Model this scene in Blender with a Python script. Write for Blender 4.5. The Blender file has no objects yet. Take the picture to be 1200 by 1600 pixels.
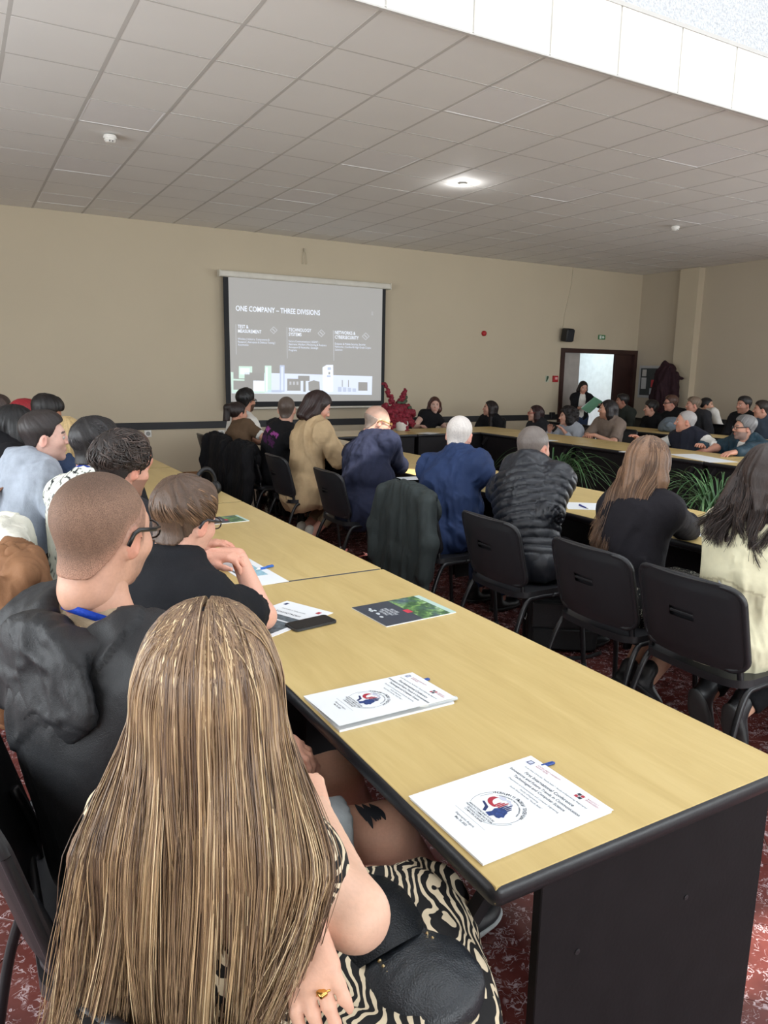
import bpy, bmesh, math, random
import numpy as np
from mathutils import Matrix, Vector

sc = bpy.context.scene
C = sc.collection
rnd = random.Random(7)
nrs = np.random.RandomState(11)
PI = math.pi

# ------------------------------------------------------------------ camera
FPX, CAM_H = 1154.92, 1.57
YAW, PITCH, ROLL = 0.5213, -0.1901, 0.0162
_f = np.array([math.sin(YAW) * math.cos(PITCH), math.cos(YAW) * math.cos(PITCH), math.sin(PITCH)])
_r0 = np.array([math.cos(YAW), -math.sin(YAW), 0.0])
_u0 = np.cross(_r0, _f)
CR = math.cos(ROLL) * _r0 + math.sin(ROLL) * _u0
CU = -math.sin(ROLL) * _r0 + math.cos(ROLL) * _u0
CF = _f
CAM = np.array([0.0, 0.0, CAM_H])
cam_d = bpy.data.cameras.new('camera')
cam_d.sensor_fit = 'HORIZONTAL'
cam_d.sensor_width = 36.0
cam_d.lens = FPX / 1200 * 36.0
cam_d.clip_start = 0.02
cam = bpy.data.objects.new('camera', cam_d)
C.objects.link(cam)
cam.matrix_world = Matrix(((CR[0], CU[0], -CF[0], 0), (CR[1], CU[1], -CF[1], 0), (CR[2], CU[2], -CF[2], CAM_H), (0, 0, 0, 1)))
sc.camera = cam


def ray(px): return CF + (px[0] - 600) / FPX * CR - (px[1] - 800) / FPX * CU
def onZ(px, z): d = ray(px); return d * (z - CAM_H) / d[2] + CAM
def onY(px, y): d = ray(px); return d * y / d[1] + CAM
def onX(px, x): d = ray(px); return d * x / d[0] + CAM
def atD(px, D): return ray(px) * D + CAM
def proj(P):
    P = np.asarray(P, float) - CAM
    d = P @ CF
    return 600 + FPX * (P @ CR) / d, 800 - FPX * (P @ CU) / d, d


# ------------------------------------------------------------------ light
sc.view_settings.view_transform = 'Standard'
sc.view_settings.look = 'None'
sc.view_settings.gamma = 1.0
sc.view_settings.use_curve_mapping = False
sc.view_settings.exposure = 0.33
sc.cycles.use_denoising = True
sc.cycles.max_bounces = 7
sc.cycles.diffuse_bounces = 5
sc.cycles.glossy_bounces = 3
sc.cycles.transmission_bounces = 4
sc.cycles.sample_clamp_indirect = 6.0

world = bpy.data.worlds.new('sky')
sc.world = world
world.use_nodes = True
_bg = world.node_tree.nodes['Background']
_bg.inputs[0].default_value = (0.75, 0.87, 1.0, 1)
_bg.inputs[1].default_value = 1.2


def area_light(name, loc, rot, sx, sy, power, col):
    d = bpy.data.lights.new(name, 'AREA')
    d.shape = 'RECTANGLE'; d.size = sx; d.size_y = sy; d.energy = power; d.color = col
    o = bpy.data.objects.new(name, d); C.objects.link(o)
    o.location = loc; o.rotation_euler = rot
    return o


# the daylight that falls through the roof light over the near half of the hall
OP = (0.1, 7.4, -2.6, 3.79)         # roof light opening x0 x1 y0 y1
CEIL = 3.453
area_light('roof_daylight', ((OP[0] + OP[1]) / 2, OP[2] + 3.4, 6.15), (0, 0, 0), 6.8, 5.4, 205, (0.92, 0.97, 1.0))
for _k, _x in enumerate((1.2, 4.8, 8.4)):
    area_light('window_daylight', (_x, -4.5, 2.0), (PI / 2, 0, 0), 2.6, 1.9, 120, (0.88, 0.95, 1.0))  # added fill from behind the viewer, no window known there
for _k, _y in enumerate((0.0, 2.5, 4.8)):
    area_light('window_daylight', (-3.1, _y, 1.75), (0, -PI / 2, 0), 1.9, 2.4, 76, (0.90, 0.96, 1.0))  # added fill from the left, lifts the ceiling
for _k, _y in enumerate((0.2, 3.0)):
    area_light('window_daylight', (11.7, _y, 1.75), (0, PI / 2, 0), 1.9, 2.4, 85, (0.90, 0.96, 1.0))  # added fill from the right for the far wall and left row faces
sun_d = bpy.data.lights.new('sun', 'SUN'); sun_d.energy = 8.0; sun_d.angle = 0.01; sun_d.color = (1.0, 0.95, 0.86)
sun = bpy.data.objects.new('sun', sun_d); C.objects.link(sun)
SUN_DIR = Vector((-0.16, 0.51, -0.90)).normalized()
sun.rotation_euler = SUN_DIR.to_track_quat('-Z', 'Y').to_euler()


# ------------------------------------------------------------------ materials
def srgb(r, g, b):
    def f(c):
        c = c / 255
        return c / 12.92 if c < 0.04045 else ((c + 0.055) / 1.055) ** 2.4
    return (f(r), f(g), f(b), 1.0)


class NT:
    def __init__(s, name):
        s.m = bpy.data.materials.new(name); s.m.use_nodes = True
        s.t = s.m.node_tree; s.b = s.t.nodes['Principled BSDF']
    def n(s, typ, **kw):
        nd = s.t.nodes.new('ShaderNode' + typ)
        for k, v in kw.items():
            if k.startswith('i_'): nd.inputs[k[2:].replace('_', ' ')].default_value = v
            else: setattr(nd, k, v)
        return nd
    def l(s, a, b): s.t.links.new(a, b)
    def ramp(s, fac, stops):
        r = s.n('ValToRGB'); e = r.color_ramp.elements
        while len(e) < len(stops): e.new(0.5)
        for i, (p, c) in enumerate(stops): e[i].position = p; e[i].color = c if len(c) == 4 else (*c, 1)
        s.l(fac, r.inputs[0]); return r.outputs[0]
    def coord(s, kind='Object', scale=(1, 1, 1), rot=(0, 0, 0)):
        tc = s.n('TexCoord'); mp = s.n('Mapping')
        mp.inputs['Scale'].default_value = scale; mp.inputs['Rotation'].default_value = rot
        if kind == 'Position':
            g = s.n('NewGeometry'); s.l(g.outputs['Position'], mp.inputs[0])
        else: s.l(tc.outputs[kind], mp.inputs[0])
        return mp.outputs[0]
    def noise(s, vec, scale, detail=3, rough=0.5, dist=0.0):
        n = s.n('TexNoise'); n.inputs['Scale'].default_value = scale; n.inputs['Detail'].default_value = detail
        n.inputs['Roughness'].default_value = rough; n.inputs['Distortion'].default_value = dist
        s.l(vec, n.inputs['Vector']); return n.outputs[0]
    def math(s, op, a, b=None):
        m = s.n('Math', operation=op)
        for i, v in enumerate((a, b)):
            if v is None: continue
            if isinstance(v, (int, float)): m.inputs[i].default_value = v
            else: s.l(v, m.inputs[i])
        return m.outputs[0]
    def mix(s, fac, a, b, mode='MIX'):
        m = s.n('Mix', data_type='RGBA', blend_type=mode)
        for sock, v in ((m.inputs[0], fac), (m.inputs[6], a), (m.inputs[7], b)):
            if isinstance(v, (int, float)): sock.default_value = v
            elif isinstance(v, tuple): sock.default_value = v
            else: s.l(v, sock)
        return m.outputs[2]
    def bump(s, h, strength=0.3, dist=0.01):
        b = s.n('Bump'); b.inputs['Strength'].default_value = strength; b.inputs['Distance'].default_value = dist
        s.l(h, b.inputs['Height']); s.l(b.outputs[0], s.b.inputs['Normal'])
    def set(s, col=None, rough=None, spec=None, metal=None):
        if col is not None:
            if isinstance(col, tuple): s.b.inputs['Base Color'].default_value = col
            else: s.l(col, s.b.inputs['Base Color'])
        if rough is not None:
            if isinstance(rough, (int, float)): s.b.inputs['Roughness'].default_value = rough
            else: s.l(rough, s.b.inputs['Roughness'])
        if spec is not None: s.b.inputs['Specular IOR Level'].default_value = spec
        if metal is not None: s.b.inputs['Metallic'].default_value = metal
        return s.m


_mats = {}
def plain(name, rgb, rough=0.5, spec=0.5, metal=0.0, var=0.06, scale=8.0, bump=0.0, bscale=60):
    """painted / plastic / metal surface with a little tonal variation and optional fine relief"""
    if name in _mats: return _mats[name]
    t = NT(name); c = srgb(*rgb)
    v = t.coord('Object')
    nz = t.noise(v, scale, 3)
    lo = tuple(x * (1 - var) for x in c[:3]) + (1,); hi = tuple(min(1, x * (1 + var)) for x in c[:3]) + (1,)
    t.set(t.ramp(nz, [(0.3, lo), (0.7, hi)]), rough, spec, metal)
    if bump: t.bump(t.noise(v, bscale, 3), bump, 0.004)
    _mats[name] = t.m
    return t.m


def fabric(name, rgb, rough=0.85, weave=420, bump=0.25, var=0.12, spec=0.2, sheen=0.0):
    if name in _mats: return _mats[name]
    t = NT(name); c = srgb(*rgb); v = t.coord('Object')
    nz = t.noise(v, 9, 4, 0.6)
    lo = tuple(x * (1 - var) for x in c[:3]) + (1,); hi = tuple(min(1, x * (1 + var)) for x in c[:3]) + (1,)
    t.set(t.ramp(nz, [(0.3, lo), (0.7, hi)]), rough, spec)
    t.b.inputs['Sheen Weight'].default_value = sheen
    h = t.math('ADD', t.math('MULTIPLY', t.noise(v, weave, 2), 0.25), t.noise(t.coord('Object', (1, 1, .6)), 22, 4, 0.55))
    t.bump(h, min(1.0, bump * 1.8), 0.010)
    _mats[name] = t.m
    return t.m


def attr_mat(name, rough=0.5, spec=0.4, sub=0.0, bscale=0, bump=0.2, stretch=(1, 1, 1), var=0.15):
    """surface whose own colour sits in the mesh's colour attribute"""
    if name in _mats: return _mats[name]
    t = NT(name); a = t.n('Attribute', attribute_name='Col')
    v = t.coord('Object', stretch)
    nz = t.noise(v, bscale or 40, 3)
    f = t.ramp(nz, [(0.3, (1 - var,) * 3), (0.7, (1 + var * .5,) * 3)])
    t.set(t.mix(1.0, a.outputs['Color'], f, 'MULTIPLY'), rough, spec)
    if sub:
        t.b.inputs['Subsurface Weight'].default_value = sub
        t.b.inputs['Subsurface Radius'].default_value = (0.012, 0.005, 0.003)
        t.b.inputs['Subsurface Scale'].default_value = 1.0
    if bscale: t.bump(nz, bump, 0.003)
    _mats[name] = t.m
    return t.m


# ------------------------------------------------------------------ objects
def tag(o, label=None, cat=None, group=None, kind=None):
    if label: o['label'] = label
    if cat: o['category'] = cat
    if group: o['group'] = group
    if kind: o['kind'] = kind
    return o


def empty(name, loc=(0, 0, 0), rz=0.0, label=None, cat=None, group=None):
    o = bpy.data.objects.new(name, None); C.objects.link(o)
    o.empty_display_size = 0.05
    o.location = loc; o.rotation_euler = (0, 0, rz)
    return tag(o, label, cat, group)


def link(name, me, mat=None, parent=None, loc=None):
    o = bpy.data.objects.new(name, me); C.objects.link(o)
    if mat is not None and len(me.materials) == 0: me.materials.append(mat)
    if parent is not None: o.parent = parent
    if loc is not None: o.location = loc
    return o


def copy_tree(o, parent=None):
    c = o.copy(); C.objects.link(c)
    if parent is not None: c.parent = parent
    for ch in list(o.children): copy_tree(ch, c)
    return c


class MB:
    """collects simple solids into one mesh"""
    def __init__(s): s.bm = bmesh.new()
    def _add(s, vs, fs):
        v = [s.bm.verts.new(p) for p in vs]
        for f in fs:
            try: s.bm.faces.new([v[i] for i in f])
            except ValueError: pass
        return v
    def box(s, c, d, rot=None, bev=0.0, seg=2):
        x, y, z = (k / 2 for k in d)
        P = [Vector((sx * x, sy * y, sz * z)) for sz in (-1, 1) for sy in (-1, 1) for sx in (-1, 1)]
        if rot is not None: P = [rot @ p for p in P]
        P = [p + Vector(c) for p in P]
        v = s._add(P, [(0, 2, 3, 1), (4, 5, 7, 6), (0, 1, 5, 4), (2, 6, 7, 3), (0, 4, 6, 2), (1, 3, 7, 5)])
        if bev:
            es = list({e for q in v for e in q.link_edges})
            bmesh.ops.bevel(s.bm, geom=es, offset=bev, segments=seg, affect='EDGES', profile=0.5)
        return s
    def b2(s, a, b, bev=0.0, seg=2):
        a = Vector(a); b = Vector(b)
        return s.box((a + b) / 2, [abs(k) for k in (b - a)], None, bev, seg)
    def quad(s, *P): s._add(P, [tuple(range(len(P)))]); return s
    def tube(s, pts, r, n=10, cap=True, flat=1.0):
        pts = [Vector(p) for p in pts]; m = len(pts)
        rs = r if isinstance(r, (list, tuple)) else [r] * m
        up = None; rings = []
        for i, p in enumerate(pts):
            t = (pts[min(i + 1, m - 1)] - pts[max(i - 1, 0)]).normalized()
            if up is None:
                up = Vector((0, 0, 1)) if abs(t.z) < 0.9 else Vector((1, 0, 0))
            a = t.cross(up).normalized(); up = a.cross(t).normalized()
            rings.append([s.bm.verts.new(p + rs[i] * (math.cos(2 * PI * k / n) * a + flat * math.sin(2 * PI * k / n) * up)) for k in range(n)])
        for i in range(m - 1):
            for k in range(n):
                s.bm.faces.new((rings[i][k], rings[i][(k + 1) % n], rings[i + 1][(k + 1) % n], rings[i + 1][k]))
        if cap:
            s.bm.faces.new(rings[0]); s.bm.faces.new(rings[-1][::-1])
        return s
    def lathe(s, prof, c=(0, 0, 0), n=20):
        rings = []
        for r, z in prof:
            rings.append([s.bm.verts.new((c[0] + r * math.cos(2 * PI * k / n), c[1] + r * math.sin(2 * PI * k / n), c[2] + z)) for k in range(n)])
        for i in range(len(rings) - 1):
            for k in range(n):
                s.bm.faces.new((rings[i][k], rings[i][(k + 1) % n], rings[i + 1][(k + 1) % n], rings[i + 1][k]))
        s.bm.faces.new(rings[0][::-1]); s.bm.faces.new(rings[-1])
        return s
    def poly(s, pts, z0, z1):
        """extruded outline in the xy plane"""
        n = len(pts)
        v = [s.bm.verts.new((x, y, z0)) for x, y in pts] + [s.bm.verts.new((x, y, z1)) for x, y in pts]
        s.bm.faces.new(v[:n][::-1]); s.bm.faces.new(v[n:])
        for i in range(n): s.bm.faces.new((v[i], v[(i + 1) % n], v[n + (i + 1) % n], v[n + i]))
        return s
    def mesh(s, name, smooth=False):
        bmesh.ops.recalc_face_normals(s.bm, faces=s.bm.faces)
        me = bpy.data.meshes.new(name); s.bm.to_mesh(me); s.bm.free()
        if smooth is True: me.shade_smooth()
        elif smooth: me.shade_smooth(); me.set_sharp_from_angle(angle=smooth)
        return me
    def build(s, name, mat, parent=None, smooth=False, loc=None):
        return link(name, s.mesh(name, smooth), mat, parent, loc)


def smooth_path(pts, n=8):
    """Catmull-Rom through the points"""
    P = [np.array(p, float) for p in pts]
    P = [2 * P[0] - P[1]] + P + [2 * P[-1] - P[-2]]
    out = []
    for i in range(1, len(P) - 2):
        for k in range(n):
            t = k / n
            a, b, c, d = P[i - 1:i + 3]
            out.append(0.5 * (2 * b + (c - a) * t + (2 * a - 5 * b + 4 * c - d) * t * t + (3 * b - a - 3 * c + d) * t ** 3))
    out.append(P[-2]); return out


def rrect(w, h, r, n=5, cx=0, cy=0):
    pts = []
    for sx, sy, a0 in ((1, 1, 0), (-1, 1, PI / 2), (-1, -1, PI), (1, -1, 1.5 * PI)):
        for k in range(n + 1):
            a = a0 + k / n * PI / 2
            pts.append((cx + sx * (w / 2 - r) + r * math.cos(a), cy + sy * (h / 2 - r) + r * math.sin(a)))
    return pts


_ts = bpy.data.scenes.new('lettering_bench')     # bare bench scene, removed at the end
_tcache = {}
def text_mesh(txt, size, align='LEFT', bold=0.0, spacing=1.0, sx=1.0, font_shear=0.0):
    key = (txt, round(size, 5), align, round(bold, 6), spacing, sx)
    if key in _tcache: return _tcache[key].copy()
    cu = bpy.data.curves.new('lettering', 'FONT')
    cu.body = txt; cu.size = size; cu.align_x = align; cu.offset = bold; cu.space_line = spacing; cu.shear = font_shear
    cu.resolution_u = 2; cu.fill_mode = 'FRONT'
    o = bpy.data.objects.new('lettering', cu); _ts.collection.objects.link(o)
    vl = _ts.view_layers[0]; vl.update(); dg = vl.depsgraph
    me = bpy.data.meshes.new_from_object(o.evaluated_get(dg))
    bpy.data.objects.remove(o); bpy.data.curves.remove(cu)
    if sx != 1.0: me.transform(Matrix.Diagonal((sx, 1, 1, 1)))
    me.materials.clear()
    _tcache[key] = me.copy()
    return me
# ================================================================== the room
WALL_Y, WALL_X, LEFT_X, BACK_Y = 10.56, 11.8, -3.2, -4.6
TILE = 0.574
GX0, GY0 = 0.989, 4.394


def struct(o): o['kind'] = 'structure'; return o


def wall_mat(name, rgb):
    t = NT(name); v = t.coord('Position'); c = srgb(*rgb)
    nz = t.noise(v, 1.3, 4)
    t.set(t.ramp(nz, [(0.3, tuple(x * 0.96 for x in c[:3])), (0.7, c)]), 0.75, 0.25)
    t.bump(t.noise(v, 160, 2), 0.08, 0.003)
    return t.m


M_WALL = wall_mat('cream_wall_paint', (200, 187, 163))
M_WALLR = wall_mat('pale_wall_paint', (190, 178, 158))
M_DARKWOOD = plain('dark_brown_wood', (58, 34, 30), 0.45, var=0.2, scale=5)
M_BLACKRAIL = plain('black_rail', (28, 28, 32), 0.5)
M_BASE = plain('brown_baseboard', (150, 112, 78), 0.5, var=0.15)
M_WHITEPL = plain('white_plastic', (232, 230, 224), 0.4)
M_BLACKPL = plain('black_plastic', (24, 24, 26), 0.45, bump=0.15, bscale=300)

DX0, DX1, DZ = 9.86, 11.74, 1.96     # doorway


def floor_tile_mat():
    t = NT('red_veined_floor_tile'); v = t.coord('Position')
    big = t.noise(v, 5, 4, 0.6)
    base = t.ramp(big, [(0.3, srgb(78, 36, 34)), (0.55, srgb(100, 50, 46)), (0.75, srgb(118, 66, 60))])
    warp = t.n('TexNoise'); warp.inputs['Scale'].default_value = 16; warp.inputs['Detail'].default_value = 3
    t.l(v, warp.inputs['Vector'])
    mv = t.n('VectorMath', operation='MULTIPLY_ADD'); mv.inputs[1].default_value = (0.14, 0.14, 0.14)
    t.l(warp.outputs[1], mv.inputs[0]); t.l(v, mv.inputs[2])
    lines = None
    for sc_, w in ((17, 0.012), (26, 0.013)):
        n = t.noise(mv.outputs[0], sc_, 1.5, 0.5, 0.6)
        d = t.math('ABSOLUTE', t.math('SUBTRACT', n, 0.5))
        k = t.ramp(d, [(0.0, (1, 1, 1)), (w, (0.75,) * 3), (w * 2.0, (0, 0, 0))])
        msk = t.ramp(t.noise(v, sc_ * 0.9, 2, 0.5), [(0.47, (0, 0, 0)), (0.56, (1, 1, 1))])
        k = t.mix(1.0, k, msk, 'MULTIPLY')
        lines = k if lines is None else t.mix(1.0, lines, k, 'LIGHTEN')
    t.set(t.mix(t.math('MULTIPLY', lines, 0.72), base, srgb(205, 186, 190)), 0.2, 0.5)
    return t.m


M_FTILE = floor_tile_mat()
M_GROUT = plain('pale_grout', (150, 122, 116), 0.8, bump=0.1)


def build_floor():
    base = MB().b2((LEFT_X, BACK_Y, -0.12), (WALL_X, WALL_Y, -0.0035)).build('floor', M_GROUT)
    struct(base)
    T, g = 0.30, 0.0035
    cells = []
    u0, v0 = 1.52, 0.515
    c45 = math.sqrt(0.5)
    for i in range(-30, 90):
        for j in range(-60, 60):
            u, v = u0 + (i + .5) * T, v0 + (j + .5) * T
            x, y = (u - v) * c45, (u + v) * c45
            if LEFT_X < x < WALL_X and BACK_Y < y < WALL_Y:
                cells.append((x, y))
    vis, rest = [], []
    for x, y in cells:
        px, py, d = proj((x, y, 0))
        ok = d > 0.3 and -80 < px < 1280 and -50 < py < 1720
        # tiles right under the table ends and in the aisles show largest
        (vis if ok else rest).append((d if ok else 0, x, y))
    vis.sort()
    rest += vis[290:]; vis = vis[:290]
    h = T / 2 - g / 2
    def outline(mb, x, y):
        top, bt = 0.0, -0.004
        P = []
        for z, s in ((bt, h), (top - .0012, h), (top, h - .0012)):
            for dx, dy in ((1, 0), (0, 1), (-1, 0), (0, -1)):
                P.append((x + dx * s * math.sqrt(2), y + dy * s * math.sqrt(2), z))
        F = [(8, 9, 10, 11)]
        for r in (0, 4):
            for k in range(4): F.append((r + k, r + (k + 1) % 4, r + 4 + (k + 1) % 4, r + 4 + k))
        mb._add(P, F)
    mb = MB(); outline(mb, 0, 0); me = mb.mesh('floor_tile'); me.materials.append(M_FTILE)
    for d, x, y in vis:
        link('floor_tile', me, None, base, (x, y, 0))
    mb = MB()
    for d, x, y in rest: outline(mb, x, y)
    o = mb.build('floor_tiles_far', M_FTILE, base); o['kind'] = 'stuff'


build_floor()

# ---- walls
W = MB()
W.b2((LEFT_X - .2, WALL_Y, 0), (DX0, WALL_Y + .2, CEIL + .3))
W.b2((DX1, WALL_Y, 0), (WALL_X + .3, WALL_Y + .2, CEIL + .3))
W.b2((DX0, WALL_Y, DZ), (DX1, WALL_Y + .2, CEIL + .3))
wall_back = struct(W.build('wall_back', M_WALL))
wall_right = struct(MB().b2((WALL_X, BACK_Y, 0), (WALL_X + .2, WALL_Y, CEIL + .3)).build('wall_right', M_WALLR))
MB().b2((WALL_X - .16, 9.15, 0), (WALL_X, 9.55, CEIL)).build('pilaster', M_WALL, wall_right)
struct(MB().b2((LEFT_X - .2, BACK_Y, 0), (LEFT_X, WALL_Y, CEIL + .3)).build('wall_left', M_WALL))
struct(MB().b2((LEFT_X, BACK_Y - .2, 0), (WALL_X, BACK_Y, CEIL + .3)).build('wall_front', M_WALL))
struct(MB().b2((LEFT_X, WALL_Y - .018, 0), (DX0 - .07, WALL_Y, .085), .004).build('baseboard_back', M_BASE))
struct(MB().b2((WALL_X - .018, BACK_Y, 0), (WALL_X, 9.14, .085), .004).build('baseboard_right', M_BASE))
struct(MB().b2((LEFT_X, WALL_Y - .022, .70), (DX0 - .07, WALL_Y, .80), .004).build('trim_1', M_BLACKRAIL))
struct(MB().b2((WALL_X - .022, 5.8, .70), (WALL_X, 9.0, .80), .004).build('trim_2', M_BLACKRAIL))

# ---- ceiling: grid of square panels with T bars, opened by the roof light
M_CTILE = wall_mat('ceiling_panel', (238, 236, 232))
M_TBAR = plain('ceiling_grid_bar', (202, 199, 194), 0.95, 0.0, var=0.02)
cb = MB()
cb.b2((LEFT_X, OP[3] + .04, CEIL + .03), (WALL_X, WALL_Y, CEIL + .12))
cb.b2((LEFT_X, BACK_Y, CEIL + .03), (WALL_X, OP[2], CEIL + .12))
cb.b2((LEFT_X, OP[2], CEIL + .03), (OP[0], OP[3], CEIL + .12))
cb.b2((OP[1], OP[2], CEIL + .03), (WALL_X, OP[3], CEIL + .12))
ceiling = struct(cb.build('ceiling', M_CTILE))
i0, i1 = int((LEFT_X - GX0) / TILE) - 1, int((WALL_X - GX0) / TILE) + 1
j1 = int((WALL_Y - GY0) / TILE) + 1
tile_me = {}
lights_at = set()
for p in ((193, 181), (140, 262), (100, 313), (772, 167), (1110, 245), (596, 257), (897, 306), (1118, 344), (440, 312)):
    q = onZ(p, CEIL); lights_at.add((math.floor((q[0] - GX0) / TILE), math.floor((q[1] - GY0) / TILE)))
M_LPANEL = plain('frosted_light_panel', (236, 234, 232), 0.9, 0.1, var=0.01)
M_LFRAME = plain('white_light_frame', (246, 246, 246), 0.6, 0.2, var=0.02)
far_tiles = []
for i in range(i0, i1 + 1):
    for j in range(-1, j1 + 1):
        x0, x1 = max(GX0 + i * TILE, LEFT_X), min(GX0 + (i + 1) * TILE, WALL_X)
        y0, y1 = max(GY0 + j * TILE, OP[3]), min(GY0 + (j + 1) * TILE, WALL_Y)
        w, d = x1 - x0 - .018, y1 - y0 - .012
        if w < .05 or d < .05: continue
        px, py, dd = proj(((x0 + x1) / 2, (y0 + y1) / 2, CEIL))
        if (i, j) in lights_at:
            p = tag(empty('ceiling_light', ((x0 + x1) / 2, (y0 + y1) / 2, CEIL)), None, 'light', 'square ceiling light panels')
            f = MB()
            for s_ in (-1, 1):
                f.box((s_ * (w / 2 - .007), 0, .012), (.014, d, .010)); f.box((0, s_ * (d / 2 - .007), .012), (w - .028, .014, .010))
            f.build('frame', M_LFRAME, p)
            MB().box((0, 0, .014), (w - .028, d - .028, .010)).build('diffuser', M_LPANEL, p)
            p['_px'] = px; continue
        if not (-60 < px < 1260 and -80 < py < 480):
            far_tiles.append(((x0 + x1) / 2, (y0 + y1) / 2, w, d)); continue
        key = (round(w, 2), round(d, 2))
        if key not in tile_me:
            tile_me[key] = MB().box((0, 0, 0.018), (w, d, .020), None, .003, 1).mesh('ceiling_tile'); tile_me[key].materials.append(M_CTILE)
        o = link('ceiling_tile', tile_me[key], None, ceiling, ((x0 + x1) / 2, (y0 + y1) / 2, CEIL + rnd.uniform(-.001, .001)))
        o.rotation_euler = (rnd.uniform(-.004, .004), rnd.uniform(-.003, .003), 0)
ft = MB()
for x, y, w, d in far_tiles: ft.box((x, y, CEIL + .018), (w, d, .02))
ft.build('ceiling_tiles_out_of_view', M_CTILE, ceiling)['kind'] = 'stuff'
for i in range(i0, i1 + 2):
    x = GX0 + i * TILE
    if LEFT_X < x < WALL_X: MB().b2((x - .012, OP[3] + .001, CEIL + .0068), (x + .012, WALL_Y - .001, CEIL + .014)).build('main_runner', M_TBAR, ceiling)
for j in range(0, j1 + 1):
    y = GY0 + j * TILE
    if y < WALL_Y: MB().b2((LEFT_X + .001, y - .007, CEIL + .0072), (WALL_X - .001, y + .007, CEIL + .013)).build('cross_tee', M_TBAR, ceiling)
_ln = [o for o in C.objects if o.name.startswith('ceiling_light')]
_ln.sort(key=lambda o: o['_px'])
_ll = ['unlit square ceiling light panel farthest left, nearest the far wall', 'unlit square ceiling light panel second from the left edge',
       'unlit square ceiling light panel beside the left smoke detector, nearer the viewer']
_order = ['leftmost', 'second from the left', 'third from the left', 'fourth from the left', 'fifth from the left', 'fifth from the right', 'fourth from the right', 'third from the right', 'second from the right', 'rightmost']
for k, o in enumerate(_ln):
    nm = 'leftmost' if k == 0 else 'rightmost' if k == len(_ln) - 1 else ['second', 'third', 'fourth', 'fifth', 'sixth', 'seventh', 'eighth', 'ninth'][k - 1] + ' from the left'
    o['label'] = 'unlit square light panel set in the tiled ceiling, ' + nm; del o['_px']

# ---- roof light well
M_REVEAL = wall_mat('reveal_panel', (240, 236, 228))
t = NT('rough_white_stucco'); v = t.coord('Position')
t.set(t.ramp(t.noise(v, 55, 4, 0.7), [(0.3, srgb(190, 192, 196)), (0.6, srgb(238, 240, 242))]), 0.9, 0.1)
t.bump(t.noise(v, 70, 4, 0.7), 0.9, 0.02)
M_STUCCO = t.m
wm = MB()
ZT = 6.25
wm.b2((OP[0] - .3, OP[3] + .03, CEIL + .43), (OP[1] + .3, OP[3] + .2, ZT))
wm.b2((OP[0] - .3, OP[2] - .2, CEIL + .1), (OP[1] + .3, OP[2], ZT))
wm.b2((OP[0] - .2, OP[2], CEIL + .1), (OP[0], OP[3] + .03, ZT))
wm.b2((OP[1], OP[2], CEIL + .1), (OP[1] + .2, OP[3] + .03, ZT))
well = struct(wm.build('wall_roof_light', M_STUCCO))
for i in range(-3, 13):
    x0, x1 = max(GX0 + i * TILE, OP[0]), min(GX0 + (i + 1) * TILE, OP[1])
    if x1 - x0 < .05: continue
    MB().b2((x0 + .007, OP[3], CEIL - .004), (x1 - .007, OP[3] + .02, CEIL + .405), .002, 1).build('reveal_panel', M_REVEAL, well)
MB().b2((OP[0], OP[3] + .008, CEIL - .004), (OP[1], OP[3] + .028, CEIL + .41)).build('reveal_backing', M_TBAR, well)
MB().b2((OP[0], OP[3] - .012, CEIL - .012), (OP[1], OP[3] + .012, CEIL - .003)).build('edge_angle', M_TBAR, well)
MB().b2((OP[0], OP[3] - .004, CEIL + .405), (OP[1], OP[3] + .035, CEIL + .43)).build('top_bead', M_TBAR, well)
# unseen roof panes, added to block the sun; one gap aims a beam
M_ADDPANE = plain('frosted_roof_pane', (236, 240, 242), 0.3)
pm = MB()
tgt = onZ((640, 737), .75)
def sun_hit(P, z): k = (z - P[2]) / SUN_DIR.z; return P[0] + SUN_DIR.x * k, P[1] + SUN_DIR.y * k
vx, vy = sun_hit(tgt, ZT + .03)
print('vent at', vx, vy)
vx0, vx1, vy0, vy1 = vx - .85, vx + .12, vy - .22, vy + .16
X0, X1, Y0, Y1 = OP[0] - .3, OP[1] + .3, OP[2] - .2, OP[3] + .2
cx0, cy1 = 2.75, -2.45     # gap shaped so that the sun falls on the floor beside the near table
for a, b in (((X0, Y0), (cx0, cy1)), ((X0, cy1), (X1, vy0)), ((X0, vy1), (X1, Y1)), ((X0, vy0), (vx0, vy1)), ((vx1, vy0), (X1, vy1))):
    pm.b2((a[0], a[1], ZT), (b[0], b[1], ZT + .05))
struct(pm.build('window_1', M_ADDPANE))
# ================================================================== doorway, screen and wall fittings
frame = struct(empty('door_1', (0, 0, 0)))
fb = MB()
fb.b2((DX0 - .07, WALL_Y - .025, 0), (DX0 + .02, WALL_Y + .2, DZ + .06)); fb.b2((DX1 - .02, WALL_Y - .025, 0), (DX1 + .06, WALL_Y + .2, DZ + .06))
fb.b2((DX0 + .02, WALL_Y - .025, DZ - .02), (DX1 - .02, WALL_Y + .2, DZ + .06))
fb.build('door_frame', M_DARKWOOD, frame)
lx = 11.27
MB().b2((lx, WALL_Y + .05, .01), (DX1 - .02, WALL_Y + .10, DZ - .02), .004).build('door_leaf', M_DARKWOOD, frame)
dh = MB(); dh.tube([(lx + .05, WALL_Y + .05, 1.0), (lx + .05, WALL_Y - .0, 1.0), (lx + .17, WALL_Y - .0, 1.0)], .011)
dh.build('door_handle', plain('brushed_steel', (170, 170, 172), 0.3, metal=1.0), frame, True)
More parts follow.
